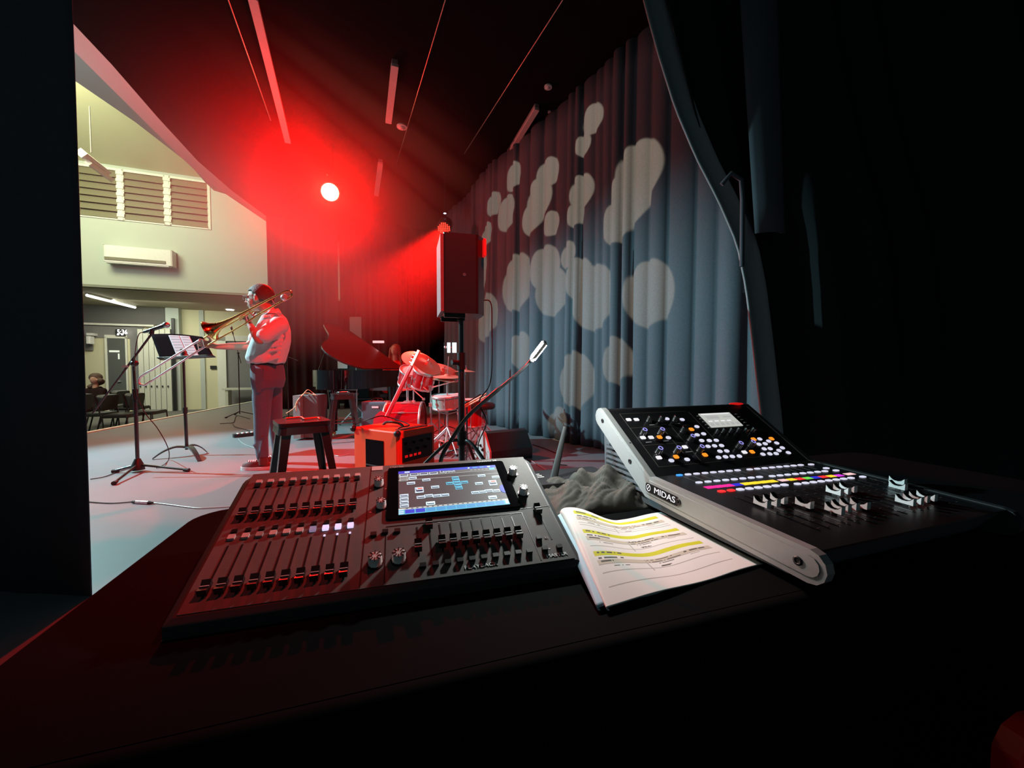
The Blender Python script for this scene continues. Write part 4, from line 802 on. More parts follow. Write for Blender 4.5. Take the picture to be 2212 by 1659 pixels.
# boom microphone over the snare, microphones behind
def mic_stand(u, v, d, ht, az, lb, to=None, mtl='satin_black', mic=True):
    x = (u - 1106) / F * d; b = V((x, d, 0)); t = thing('microphone_stand', b, lb, 'microphone stand'); tripod_parts(t, b, .009, .1, .34, (az, az + 120, az + 240))
    obj('pole', MB().cyl(b + V((0, 0, .05)), b + V((0, 0, ht)), .010), mtl, t); obj('clutch', MB().ell(b + V((0, 0, ht)), .025, n=8), 'black_plastic', t)
    if to is not None:
        a = b + V((0, 0, ht)); dd = (to - a).normalized(); obj('boom', MB().cyl(a - dd * .22, to, .007), mtl, t)
        if mic:
            k = thing('microphone', to, 'microphone on the ' + lb, 'microphone'); obj('handle', MB().cyl(to - dd * .02, to + dd * .12, .012, .018), 'satin_black', k); obj('grille', MB().ell(to + dd * .13, .024, n=10), 'steel', k)
    return t
mic_stand(516, 890, 8.4, 1.35, 20, 'thin black boom stand at the back left between music stand and trombonist', P(503, 720, 8.4))
mic_stand(622, 862, 7.6, 1.25, 50, 'dim black boom stand in the red shadow behind the trombonist', P(607, 765, 7.6))
a = P(1018, 868, 4.3); c2 = P(1050, 850, 4.2); t = mic_stand(1008, 890, 4.5, .62, 35, 'low boom stand reaching over the floor tom right of the speaker pole', P(985, 884, 4.4), mic=False)
k = thing('drumsticks', c2, 'pale bundle of drumsticks poking up to the right of the speaker pole', 'drumsticks')
for s in (0, 1): obj('stick', MB().cyl(P(1000, 878 + 4 * s, 4.3), P(1050, 850 + 6 * s, 4.2), .010, .008), 'wood_neck', k)
# bass guitar leaning upright
hd, nb = P(904, 760, 4.3), P(834, 905, 4.25); ax = (nb - hd).normalized()
bg = thing('bass_guitar', V((nb.x - .15, 4.3, .02)), 'red bass guitar leaning behind the orange amplifier, pale headstock up', 'guitar'); f_ = frame(hd, V((1, -.5, .3)), ez=ax)
obj('headstock', MB().box((0, 0, .075), (.045, .02, .19), f_), 'wood_neck', bg, bevel=.006)
for i in range(4): obj('tuner', MB().cyl(f_ @ V((-.025, 0, .02 + .04 * i)), f_ @ V((-.055, 0, .02 + .04 * i)), .008), 'chrome', bg)
Ln = (nb - hd).length; obj('neck', MB().box((0, .0, .17 + (Ln - .17) / 2), (.042, .022, Ln - .17), f_), 'red_gloss', bg, bevel=.005)
mb = MB(); [mb.box((-.012, -.012, .17 + (Ln - .19) * (1 - .94 ** i) / .72), (.040, .004, .003), f_) for i in range(20)]; mb.box((-.022, 0, .17 + (Ln - .17) / 2), (.006, .024, Ln - .17), f_); obj('frets', mb, 'paper_white', bg)
mb = MB().prism([(p.x, p.y) for p in spline([(0, 0, 0), (.10, .04, 0), (.16, -.06, 0), (.12, -.16, 0), (.19, -.28, 0), (.15, -.42, 0), (0, -.46, 0), (-.15, -.42, 0), (-.19, -.28, 0), (-.12, -.16, 0), (-.16, -.05, 0), (-.10, .05, 0), (0, 0, 0)], 4)][:-1], -.02, .02, frame(nb, f_ @ V((1, 0, 0)) - f_ @ V((0, 0, 0)), ey=-ax))
obj('body', mb, 'red_gloss', bg, bevel=.006)
# tablet on a stand, small white strip, power strip, floor cables
b = V((P(960, 800, 6.3).x, 6.3, 0)); t = thing('tablet_stand', b, 'thin stand with a glowing pale tablet left of the speaker pole', 'tablet stand'); tripod_parts(t, b, .008, .1, .3, (0, 120, 240))
obj('pole', MB().cyl(b + V((0, 0, .05)), P(960, 740, 6.3), .008), 'satin_black', t); obj('clamp', MB().ell(P(962, 750, 6.28), .025, n=8), 'chrome', t)
for (u0, u1) in ((966, 973), (977, 986)): a_, b_ = P(u0, 762, 6.3), P(u1, 740, 6.3); obj('tablet_screen', MB().box(((a_.x + b_.x) / 2, 6.3, (a_.z + b_.z) / 2), (b_.x - a_.x, .012, b_.z - a_.z)), 'tablet_glow', t)
obj('tablet_arm', MB().tube([P(962, 750, 6.3), P(984, 752, 6.33)], .012), 'satin_black', t)
a_, b_ = P(806, 741, 7.9), P(829, 736, 7.9); t = thing('stand_lamp', V(((a_.x + b_.x) / 2, 7.9, 0)), 'thin bright strip lamp on a stand above the piano lid', 'lamp')
obj('strip', MB().box(((a_.x + b_.x) / 2, 7.9, (a_.z + b_.z) / 2), (b_.x - a_.x, .05, .045)), 'glow_pink', t); obj('pole', MB().cyl(((a_.x + b_.x) / 2, 7.93, 0), ((a_.x + b_.x) / 2, 7.93, a_.z), .008), 'dark_metal', t)
c = G(534, 942); t = thing('power_strip', c, 'black power strip with a row of white sockets on the floor beside the trombonist', 'power strip'); f_ = frame(c, V((.28, .35, 0)), ez=(0, 0, 1))
obj('housing', MB().rbox(.36, .09, 0, .05, .02, f_), 'black_plastic', t, bevel=.006)
for i in range(5): obj('socket', MB().box((-.12 + .06 * i, 0, .052), (.022, .06, .012), f_), 'print_white', t)
def fcable(pix, r, mt, lb, z=None): 
    pts = [G(u, v, r + .002) for u, v in pix]; tag(obj('floor_cable', MB().tube(spline(pts), r, 6), mt, loc=pts[0]), lb, 'cable')
fcable([(190, 1084), (240, 1087), (286, 1084)], .004, 'rubber', 'dark cable on the floor running from the black drape to the inline connector')
fcable([(330, 1086), (365, 1090), (420, 1097), (450, 1097), (520, 1093)], .004, 'rail_silver', 'pale cable on the floor running right from the inline connector')
a_, b_ = G(286, 1084, .012), G(330, 1086, .012); t = thing('cable_connector', (a_ + b_) / 2, 'silver inline cable connector lying on the stage floor', 'connector'); obj('barrel', MB().cyl(a_ + (b_ - a_) * .2, a_ + (b_ - a_) * .8, .013), 'chrome', t); obj('boot', MB().cyl(a_, a_ + (b_ - a_) * .25, .009, .013), 'rubber', t); obj('boot', MB().cyl(a_ + (b_ - a_) * .8, b_, .013, .007), 'rubber', t)
fcable([(195, 1035), (225, 1030), (255, 1019), (285, 1010)], .004, 'rubber', 'dark cable curving from the black drape to the microphone stand base')
fcable([(540, 905), (512, 898), (505, 912), (490, 914), (475, 915)], .006, 'rubber', 'dark cable snaking on the floor behind the music stand')
fcable([(503, 916), (508, 922), (530, 928), (545, 933)], .005, 'rubber', 'short dark cable reaching the white socketed power strip')
fcable([(515, 948), (525, 958), (545, 966), (556, 967)], .004, 'rail_silver', 'pale thin cable curving to the trombonist shoe')
fcable([(700, 1005), (712, 990), (700, 975), (730, 985), (757, 980)], .004, 'rail_silver', 'thin pale cable looping on the red lit floor by the farther stool')
fcable([(1150, 960), (1180, 970), (1210, 985), (1195, 1000), (1225, 1005)], .005, 'rubber', 'dark cable on the floor between wedge monitor and side curtain')
fcable([(1120, 995), (1140, 992), (1160, 1003), (1180, 1015)], .005, 'rail_silver', 'pale cable curving on the floor in front of the wedge monitor')
fcable([(1205, 1018), (1235, 1022), (1260, 1032)], .005, 'rail_silver', 'short bright cable on the floor behind the wireless router')
for k, (u, v) in enumerate(((905, 985), (925, 975), (985, 985), (1010, 975), (1035, 990))):
    fcable([(u - 12, v + 4), (u, v - 4), (u + 12, v + 5), (u + 28, v - 2)], .005, 'rubber' if k % 2 else 'rail_silver', ('dark' if k % 2 else 'pale') + ' cable on the floor under the drum kit, ' + ('far left', 'second from left', 'middle one', 'second from right', 'far right')[k])

# ------------------------------------------------------------------ desk table with cloth
TZ = .685; TY = R(17.5); tex, tey = V((math.cos(TY), math.sin(TY), 0)), V((-math.sin(TY), math.cos(TY), 0)); TC = V((-.68, .86, 0))
TF = frame(TC, tex, ez=(0, 0, 1))                                   # origin at the back left corner, x along the back, y away
tt = thing('covered_table', TC + tex * 1.05 - tey * .31, 'long table under a black cloth carrying both control desks', 'table')
mb = MB().rbox(2.1, .62, TZ - .03, TZ - .004, .05, TF @ T(1.05, -.31, 0)); obj('tabletop', mb, 'black_plastic', tt)
for x in (.08, 2.02):
    for y in (-.08, -.54): obj('leg', MB().cyl(TF @ V((x, y, 0)), TF @ V((x, y, TZ - .02)), .02), 'dark_metal', tt)
rings = []; rr0 = rrect(2.13, .65, .07, 1.05, -.31, 6)
out = []
for (a, b), (c, d) in zip(rr0, rr0[1:] + rr0[:1]):
    n_ = max(1, int(math.hypot(c - a, d - b) / .05)); out += [(a + (c - a) * i / n_, b + (d - b) * i / n_) for i in range(n_)]
def cring(z, k, wv): return [(1.05 + (x - 1.05) * (1 + k / 1.06) + 0, -.31 + (y + .31) * (1 + k / .325), z + .0) if not wv else
    (1.05 + (x - 1.05) * (1 + (k + wv * math.sin(i * .9)) / 1.06), -.31 + (y + .31) * (1 + (k + wv * math.sin(i * .9 + .5)) / .325), z) for i, (x, y) in enumerate(out)]
mb = MB().loft([cring(.02, .05, .03), cring(.35, .035, .018), cring(.62, .014, .006), cring(TZ - .012, .004, 0), cring(TZ, -.01, 0)], M=TF, cap=(False, True))
tag(obj('tablecloth', mb, 'cloth_black', loc=TC + tex * 1.05 - tey * .31, solid=.003), 'black cloth covering the long table under both desks', 'tablecloth')

# ------------------------------------------------------------------ lighting desk (left)
ya, tl = .28013762, .36484039
AO = V((-.394934, .455293, .70759)); aex = V((math.cos(ya), math.sin(ya), 0)); aey = V((-math.sin(ya) * math.cos(tl), math.cos(ya) * math.cos(tl), math.sin(tl)))
A_F = frame(AO, aex, ey=aey); AW, AD = .51, .278
def am_(x, y, z=0.0): return A_F @ V((x / 1000, y / 1000, z / 1000))
dk = thing('lighting_desk', V((AO.x + .2, AO.y + .2, TZ)), 'dark grey lighting desk with touchscreen and rows of faders, left on the table', 'control desk')
c0 = .028; ol = [(-.012, -.012), (AW + .012, -.012)] + [(AW + .012 - c0 + c0 * math.cos(R(a)), AD + .008 - c0 + c0 * math.sin(R(a))) for a in (0, 20, 45, 70, 90)] + [(-.012 + c0 + c0 * math.cos(R(a)), AD + .008 - c0 + c0 * math.sin(R(a))) for a in (90, 110, 135, 160, 180)]
top = [A_F @ V((x, y, 0)) for x, y in ol]
mb = MB(); r1 = [tuple(p) for p in top]; r0 = [(p.x, p.y, TZ + .003) for p in top]
r2 = [tuple(A_F @ V((AW / 2 + (x - AW / 2) * .968, AD / 2 + (y - AD / 2) * .95, .004))) for x, y in ol]
mb.loft([r0, r1, r2], sm=False); obj('case', mb, ['console_side'], dk, bevel=.002)
ins = [(max(.0, min(AW, x)), max(-.002, min(AD, y))) for x, y in ol]
obj('top_panel', MB().prism([(x, y) for x, y in ins], .0035, .0050, A_F), 'console_grey', dk)
Z0 = 5.0
def apl(name, w_, h_, x, y, z0, z1, mt, r=1.0, par=None): return obj(name, MB().rbox(w_ / 1000, h_ / 1000, z0 / 1000, z1 / 1000, r / 1000, A_F @ T(x / 1000, y / 1000, 0), k=2), mt, par or dk)
obj('section_line', MB().box((.201, .135, .0052), (.0012, .27, .0006), A_F).box((.232, .052, .0052), (.0012, .10, .0006), A_F).box((.457, .055, .0052), (.0012, .105, .0006), A_F).box((.345, .108, .0052), (.226, .0012, .0006), A_F).box((.485, .118, .0052), (.055, .0012, .0006), A_F), 'cap_black', dk)
sb = MB(); 
for i in range(10):
    x = 17 + 17.9 * i
    [obj('fader_slot', MB().box(q_, d_, A_F), 'cap_black', dk) for q_, d_ in (((x / 1000, .191, .0053), (.0022, .082, .0006)), (((x + 1) / 1000, .060, .0053), (.0022, .086, .0006)))]
for x, y0, y1 in [(279, 40, 100), (298, 38, 104)] + [(314.5 + 17.4 * i, 42, 101) for i in range(8)] + [(488, 40, 112)]: obj('fader_slot', MB().box((x / 1000, (y0 + y1) / 2000, .0053), (.0022, (y1 - y0) / 1000, .0006), A_F), 'cap_black', dk)
def fcap(x, y, par=None, w_=10.5, l_=19):
    f_ = A_F @ T(x / 1000, y / 1000, .005); prof = [(-l_ / 2, 2), (-l_ / 2 + 1, 11), (-2, 8), (0, 8.5), (2, 8), (l_ / 2 - 1, 11), (l_ / 2, 2)]
    k = obj('fader_cap', MB().loft([[(sx * w_ / 2000, a / 1000, b / 1000) for a, b in prof] for sx in (-1, 1)], sm=False, M=f_), 'cap_black', dk)
    obj('white_line', MB().box((0, 0, .0087), (w_ * .00095, .0012, .0006), f_), 'cap_line', k); return k
for i in range(10): fcap(17 + 17.9 * i, 164); fcap(18 + 17.9 * i, 28)
fcap(279, 56); fcap(298, 100); [fcap(314.5 + 17.4 * i, 58) for i in range(8)]; fcap(486, 108)
for i in range(10):
    x = 17 + 17.9 * i; apl('button', 9, 8, x, 250, 5, 9, 'print_grey'); apl('button', 9, 6, x, 239, 5, 8, 'cap_black')
    mt = 'glow_lilac' if i >= 7 else ('glow_lilac_dim' if i == 6 else 'rail_silver' if i == 2 else 'print_grey'); apl('button', 9, 9, x + .5, 118, 5, 9, mt)
    if i >= 7: apl('slot_light', 3, 4, x + 1, 103, 5, 6, 'glow_lilac')
    apl('button', 8, 6, x, 131, 5, 8, 'cap_black')
for i in range(10): apl('button', 9, 7, 284 + 17.7 * i, 20, 5, 10, 'cap_black')
for x, y in ((467, 44), (469, 21), (493, 21), (214, 92), (231, 95), (249, 94)): apl('button', 9, 7, x, y, 5, 10, 'cap_black')
apl('maker_badge', 20, 13, 212, 270, 5, 6, 'print_grey')
def knob(x, y, r, h, F_=None, par=None, z=5.0, m1='knob_silver', nm='encoder_knob'):
    F_ = F_ or A_F; f_ = F_ @ T(x / 1000, y / 1000, z / 1000); n = 24; rings = []
    for rr_, zz in ((r * 1.04, 0), (r * 1.04, h * .12), (r * .93, h * .15), (r * .90, h * .86), (r * .72, h)): rings.append([(rr_ / 1000 * (1 - (.07 if j % 2 and zz > h * .1 else 0)) * math.cos(2 * math.pi * j / n), rr_ / 1000 * (1 - (.07 if j % 2 and zz > h * .1 else 0)) * math.sin(2 * math.pi * j / n), zz / 1000) for j in range(n)])
    k = obj(nm, MB().loft(rings, M=f_), m1, par or dk); obj('skirt', MB().lathe([(r * 1.1 / 1000, -.0002), (r * 1.1 / 1000, h * .15 / 1000)], f_, 24), 'cap_black', k)
    s_ = MB()
    for j in range(8):
        a = 2 * math.pi * j / 8; s_.box((.62 * r / 1000, 0, h / 1000), (r * .55 / 1000, .0013, .0012), f_ @ RZ(math.degrees(a)))
    obj('grip_marks', s_, 'cap_black', k); return k
for x, y, r, h in ((217, 217, 8.8, 15), (223, 157, 8.8, 15), (219, 37, 10.5, 15), (251, 38, 10.5, 15), (470, 219, 9, 16), (474, 157, 9, 16)): knob(x, y, r, h)
gl_ = obj('touchscreen', MB().rbox(.228, .143, .005, .0085, .006, A_F @ T(.346, .1925, 0)), 'glass_black', dk)
SX0, SX1, SY0, SY1 = 251, 441, 128.5, 250
scr = {}
def sr(u0, v0, u1, v1, mt, z=0):
    mb = scr.setdefault((mt, z), MB()); x0, x1 = SX0 + (SX1 - SX0) * u0, SX0 + (SX1 - SX0) * u1; y1, y0 = SY1 - (SY1 - SY0) * v0, SY1 - (SY1 - SY0) * v1
    mb.box(((x0 + x1) / 2000, (y0 + y1) / 2000, (8.6 + .12 * z) / 1000), ((x1 - x0) / 1000, (y1 - y0) / 1000, .0001), A_F)
sr(0, 0, 1, 1, 'screen_grey', 0); sr(0, 0, 1, .065, 'screen_bar', 1); sr(0, .065, 1, .13, 'screen_mid', 1)
for u in (.01, .11, .205, .30): sr(u, .08, u + .085, .135, 'screen_white', 2); sr(u + .008, .09, u + .077, .12, 'screen_dark', 3)
sr(.92, .07, .98, .125, 'screen_cyan', 2); sr(.06, .015, .11, .05, 'screen_white', 2); sr(.70, .02, .72, .05, 'screen_white', 2); sr(.75, .025, .80, .042, 'screen_cyan', 2); sr(.83, .025, .87, .042, 'screen_cyan', 2); sr(.91, .015, .94, .05, 'screen_white', 2)
for u in (.72, .76, .80, .84, .88): sr(u, .09, u + .025, .105, 'screen_line', 2)
sr(0, .138, 1, .146, 'screen_pale', 2); sr(0, .232, 1, .240, 'screen_pale', 2)
for v in (.15, .19, .225): sr(.01, v, .09, v + .028, 'screen_pale', 2); sr(.02, v + .008, .08, v + .018, 'screen_dark', 3)
def node_box(u, v, wd=.078, ht=.062, mt='screen_white', inner='screen_dark'):
    sr(u - wd / 2, v - ht / 2, u + wd / 2, v + ht / 2, mt, 2); sr(u - wd * .32, v - ht * .0, u + wd * .40, v + ht * .30, inner, 3); sr(u - wd * .40, v - ht * .28, u - wd * .33, v + ht * .25, inner, 3)
node_box(.135, .195)
for u, v in ((.117, .32), (.265, .265), (.34, .46), (.82, .265), (.96, .327), (.77, .46), (.71, .67), (.78, .67), (.845, .655), (.915, .67), (.20, .667), (.27, .65), (.345, .667), (.42, .667), (.05, .60), (.05, .675), (.05, .75), (.05, .825)): node_box(u, v)
for u, v in ((.55, .27), (.553, .335), (.556, .40), (.56, .465), (.565, .53), (.485, .40), (.63, .40)): node_box(u, v, .07, .068, 'screen_cyan', 'screen_dark')
for u, v in ((.19, .50), (.91, .47)): node_box(u, v, .08, .13, 'screen_white', 'screen_dark'); sr(u - .015, v - .045, u + .03, v - .02, 'led_red', 3)
for u, v in ((.28, .82), (.86, .815)): node_box(u, v, .08, .07, 'tablet_glow', 'screen_dark')
sr(.0, .872, 1, .905, 'screen_pale', 1); sr(0, .905, 1, 1, 'screen_cyan', 1)
for i in range(10): sr(.055 + i * .0905, .91, .055 + i * .0905 + .080, .985, 'screen_bar' if i < 2 else 'screen_sky', 2); sr(.062 + i * .0905, .88, .080 + i * .0905, .895, 'screen_dark', 2); sr(.108 + i * .0905, .88, .125 + i * .0905, .895, 'screen_dark', 2)
for v in (.89, .93, .965): sr(.0, v, .045, v + .02, 'screen_white', 2)
sr(.965, .88, .995, .98, 'screen_white', 2)
mb = MB().prism([((SX1 - 8 * math.cos(a)) / 1000, (172 + 12 * math.sin(a)) / 1000) for a in [R(-90 + 15 * i) for i in range(13)]], .0089, .0091, A_F); obj('colour_marker', mb, 'screen_bar', gl_)
k_ = obj('display', scr.pop(('screen_grey', 0)), 'screen_grey', gl_)
for (mt, z), m_ in scr.items(): obj('display_graphics', m_, mt, gl_)
obj('display_title', text_mb('Layout', .011, A_F @ T((SX0 + 92) / 1000, (SY1 - 11) / 1000, .0091), .0001), 'screen_white', gl_)
def atext(s, x, y, size, mt='print_grey', sx=1.0, nm='printed_lettering'): obj(nm, text_mb(s, size, A_F @ T(x / 1000, y / 1000, .0057), .0003, sx=sx), mt, dk)
atext('PLAYBACK', 366, 7.5, .0085, 'print_white', 1.2); atext('MASTER', 484, 8, .008, 'print_white', 1.2); atext('ChamSys', 248, 270, .007); atext('QuickQ 20', 428, 270, .0065, 'print_white', 1.4); atext('X1', 480, 44, .006)
tk = MB()
for i in range(8): tk.box(((314.5 + 17.4 * i) / 1000, .1045, .0052), (.004, .001, .0004), A_F)
for x, y in ((481, 217), (485, 156), (229, 205), (232, 146), (204, 205), (206, 146), (477, 22)): tk.box((x / 1000, y / 1000, .0052), (.003, .0025, .0004), A_F)
obj('printed_ticks', tk, 'print_grey', dk)

# ------------------------------------------------------------------ sound mixing console (right)
yb, t1, t2 = R(19.12), R(2.32), R(34.11); bx = V((math.cos(yb), math.sin(yb), 0)); bn_ = V((-math.sin(yb), math.cos(yb), 0)); k3 = V((0, 0, 1))
BO = V((.421, .535, .752)); e1 = bn_ * math.cos(t1) + k3 * math.sin(t1); e2 = bn_ * math.cos(t2) + k3 * math.sin(t2); BK = BO + e1 * .333; BT = BK + e2 * .228; BW = .478
FF, FR = frame(BO, bx, ey=e1), frame(BK, bx, ey=e2)
FB = frame(BO, bx, ez=(0, 0, 1))                                    # side profile frame: y horizontal depth, z up from BO
mx = thing('mixing_console', V(tuple(BO + bx * .2 + bn_ * .25)[:2] + (TZ,)), 'mixing console with lit buttons, silver side rail and white fader caps', 'control desk')
def loc(p): q = FB.inverted() @ p; return (q.y, q.z)
o_, k_, t_ = (0, 0), loc(BK), loc(BT); zb = TZ + .012 - BO.z
body = [(.03, -.045), (.04, zb), (t_[0] + .01, zb), (t_[0] + .02, t_[1] - .03), (t_[0], t_[1] - .004), (k_[0], k_[1] - .004), (0, -.004)]
def sprism(poly, x0, x1, mt, nm, par=None, bevel=0): return obj(nm, MB().loft([[(x, y, z) for y, z in poly] for x in (x0, x1)], sm=False, M=FB), mt, par or mx, bevel=bevel)
sprism(body, .002, BW, 'body_blue', 'case')
rec = sprism([(.28, -.03), (t_[0] - .0, t_[1] - .09), (t_[0] + .005, zb + .02)], -.002, .004, 'console_side', 'vent_panel')
vb = MB()
for i in range(9):
    z = zb + .028 + i * .0125; y0 = .31 + i * .0135; vb.box((-.004, (y0 + t_[0] - .005) / 2, z), (.004, max(.01, t_[0] - .005 - y0), .005), FB)
obj('vent_slats', vb, 'body_blue', rec)
# silver rail following the top edge
def offp(d, grow=0.0):
    h = (t1 + t2) / 2; n1 = (math.sin(t1), -math.cos(t1)); n2 = (math.sin(t2), -math.cos(t2)); nm_ = (math.sin(h), -math.cos(h))
    c = d / math.cos((t2 - t1) / 2)
    return (o_[0] + n1[0] * d, o_[1] + n1[1] * d), (k_[0] + nm_[0] * c, k_[1] + nm_[1] * c), (t_[0] + n2[0] * d, t_[1] + n2[1] * d)
def railpoly(d0, d1, e):
    a0, b0, c0_ = offp(d0); a1, b1, c1 = offp(d1); mid = (d0 + d1) / 2; rad = (d1 - d0) / 2; am0 = offp(mid)[0]; cm0 = offp(mid)[2]; pts = []
    for i in range(7): an = R(90 + 180 * i / 6) + t1; pts.append((am0[0] - e * math.cos(t1) * 0 + rad * math.cos(an), am0[1] + rad * math.sin(an)))
    pts.append(b1)
    for i in range(7): an = R(-90 + 180 * i / 6) + t2; pts.append((cm0[0] + rad * math.cos(an), cm0[1] + rad * math.sin(an)))
    pts.append(b0); return pts
rl = sprism(railpoly(-.002, .046, 0), -.014, .001, 'rail_silver', 'side_rail', bevel=.004)
sprism(railpoly(.006, .036, 0), -.0155, -.013, 'rail_silver', 'inlay', rl)
sprism(railpoly(-.002, .046, 0), BW + .0, BW + .014, 'console_side', 'side_rail', bevel=.004)
for f, q0, q1 in ((.04, 0, 1), (.72, 0, 1)):
    a, b, c = offp(.021); y, z = a[0] + (b[0] - a[0]) * f, a[1] + (b[1] - a[1]) * f; s_ = obj('screw', MB().lathe([(.0065, 0), (.0065, .002), (.003, .002), (.003, .001)], FB @ T(-.0150, y, z) @ RY(-90), 12), 'black_plastic', rl)
for f in (.32, .93):
    a, b, c = offp(.021); y, z = b[0] + (c[0] - b[0]) * f, b[1] + (c[1] - b[1]) * f; obj('screw', MB().lathe([(.0055, 0), (.0055, .002), (.003, .002), (.003, .001)], FB @ T(-.0150, y, z) @ RY(-90), 12), 'black_plastic', rl)
# lettering on the rail: viewed from the left side, text runs from the back towards the front
a, b, c = offp(.021); xax = V((0, -math.cos(t1), -math.sin(t1))); ym, zm = a[0] + (b[0] - a[0]) * .865, a[1] + (b[1] - a[1]) * .865
xw = (FB.to_3x3() @ xax); nw = FB.to_3x3() @ V((-1, 0, 0)); lf = frame(FB @ V((-.0162, ym, zm)), xw, ez=nw)
pl = obj('logo_plate', MB().rbox(.098, .019, -.0008, .0008, .006, lf), 'panel_black', rl); obj('logo_lettering', text_mb('MIDAS', .0175, lf @ T(.010, 0, .0009), .0004, sx=1.25), 'glow_warm', pl)
em_ = MB(); em_.loft([[(.0068 * r * math.cos(2 * math.pi * j / 16), .0075 * r * math.sin(2 * math.pi * j / 16), .0012) for j in range(16)] for r in (1, .78)], M=lf @ T(-.039, 0, 0), cap=(False, False), sm=False); em_.box((0, 0, .0012), (.0015, .013, .0006), lf @ T(-.039, 0, 0) @ RZ(-35)); obj('logo_emblem', em_, 'glow_warm', pl)
obj('top_panel', MB().box((BW / 2, .165, -.001), (BW, .34, .003), FF).box((BW / 2, .114, -.001), (BW, .228, .003), FR), 'panel_black', mx)
obj('rear_edge', MB().cyl(FR @ V((0, .228, -.008)), FR @ V((BW, .228, -.008)), .010), 'satin_black', mx)
for x in (.05, .43):
    for y in (.06, .46): obj('foot', MB().lathe([(.014, 0), (.014, .014)], FB @ T(x, y, zb - .0125), 12), 'rubber', mx)
def bpl(F_, w_, h_, x, y, mt, h=2.2, r=2, nm='button'): return obj(nm, MB().rbox(w_ / 1000, h_ / 1000, .0004, h / 1000, r / 1000, F_ @ T(x / 1000, y / 1000, 0), k=3), mt, mx)
RECT = [(41, 187), (64, 186), (43, 120), (66, 119), (140, 79), (45, 53), (302, 46)]
ORA = [(91, 118), (93, 51), (206, 138), (178, 49), (374, 87), (327, 45), (436, 84)]
RND = [(159, 183), (205, 177), (115, 114), (231, 147), (208, 117), (231, 119), (206, 96), (229, 94), (251, 93), (209, 75), (230, 75), (252, 74), (231, 56), (252, 55), (210, 37), (232, 37), (253, 36), (275, 35), (72, 41), (117, 40),
       (395, 86), (417, 76), (437, 67), (374, 68), (396, 68), (438, 49), (375, 51), (395, 50), (417, 41), (440, 31), (353, 34), (376, 33), (397, 32)]
for x, y in RECT: bpl(FR, 14, 9.5, x, y, 'glow_warm')
for x, y in ORA: bpl(FR, 13.5, 10.5, x, y, 'glow_orange', r=3)
for x, y in RND: bpl(FR, 14, 9.5, x, y, 'glow_white', r=4.6)
for i in range(8):
    bpl(FF, 16, 8.5, 60 + 22.8 * i, 327 - 1.3 * i, 'glow_blue' if i == 0 else 'glow_white', r=4); bpl(FF, 16, 8.5, 254 + 22.5 * i, 315 - 1.2 * i, 'glow_white', r=4)
    bpl(FF, 16, 8.5, 63 + 22.8 * i, 274 - 1.3 * i, 'glow_white', r=4); bpl(FF, 16, 8.5, 256 + 22.5 * i, 261 - 1.2 * i, 'glow_white', r=4)
    bpl(FF, 17, 10, 64 + 22.8 * i, 218 - 1.2 * i, 'glow_red' if i < 2 else 'glow_white', r=4); bpl(FF, 16, 9, 257 + 22.5 * i, 206 - .9 * i, 'glow_white', r=4)
    bpl(FF, 22, 13, 62 + 23 * i, 244.5 - 1.2 * i, ('glow_magenta',) * 3 and ('glow_magenta', 'glow_magenta', 'glow_magenta', 'glow_navy', 'glow_yellow', 'glow_yellow', 'glow_yellow', 'glow_yellow')[i], r=.6, h=1.0, nm='colour_strip')
    bpl(FF, 21, 12, 253 + 22.5 * i, 234 - 1.8 * i, ('glow_pink', 'glow_yellow', 'glow_red', 'glow_green', 'glow_navy', 'glow_red', 'glow_yellow', 'glow_magenta')[i] if i < 7 else 'glow_purple', r=.6, h=1.0, nm='colour_strip')
bpl(FF, 27, 12, 447, 222, 'glow_pink', r=.6, h=1, nm='colour_strip')
for x, y in ((443, 303), (446, 249), (444, 269), (451, 198)): bpl(FF, 16, 8.5, x, y, 'glow_white', r=4)
def bknob(x, y, r, h, lit, F_=FR):
    f_ = F_ @ T(x / 1000, y / 1000, .0005); k = obj('encoder_knob', MB().lathe([(r * 1.1, 0), (r * 1.05, h * .1), (r * .95, h * .14), (r * .82, h * .9), (r * .7, h)][0:0] or [(r * 1.1 / 1000, 0), (r * 1.05 / 1000, h * .0001), (r * .95 / 1000, h * .00014), (r * .84 / 1000, h * .0009), (r * .75 / 1000, h * .001)], f_, 20), 'dark_metal', mx)
    if lit: obj('light_ring', MB().lathe([(r * .80 / 1000, h * .001), (r * .80 / 1000, h * .00106), (r * .5 / 1000, h * .00106), (r * .5 / 1000, h * .001)], f_, 20, cap=(False, False)), 'glow_ring', k)
    m_ = MB(); [m_.box((r * .90 / 1000, 0, h * .0005), (.0012, .0012, h * .0008), f_ @ RZ(a)) for a in range(0, 360, 30)]; obj('grip_ribs', m_, 'steel', k)
for x, y, l in ((98, 178, 0), (134, 176, 0), (179, 175, 0), (50, 132, 1), (101, 130, 1), (173, 132, 0), (173, 100, 1), (53, 68, 1), (104, 65, 1), (172, 63, 1), (298, 64, 1), (341, 65, 1)): bknob(x, y, 7.5, 16, l)
for x in (275, 297, 323, 349): bknob(x, 119, 5.5, 13, 0)
for x in (373, 399): bknob(x, 116, 6, 13, 0)
sc_ = obj('lcd_screen', MB().box((.331, .168, .0012), (.112, .056, .002), FR), 'screen_pale', mx)
sg_ = MB()
for i in range(6): sg_.box((.286 + .018 * i, .150, .0024), (.012, .010, .0003), FR)
sg_.box((.31, .178, .0024), (.045, .012, .0003), FR); sg_.box((.362, .178, .0024), (.03, .006, .0003), FR); obj('screen_graphics', sg_, 'screen_line', sc_)
sg_ = MB().box((.33, .192, .0024), (.10, .004, .0003), FR)
for i in range(4): sg_.box((.29 + .022 * i, .163, .0024), (.014, .004, .0003), FR)
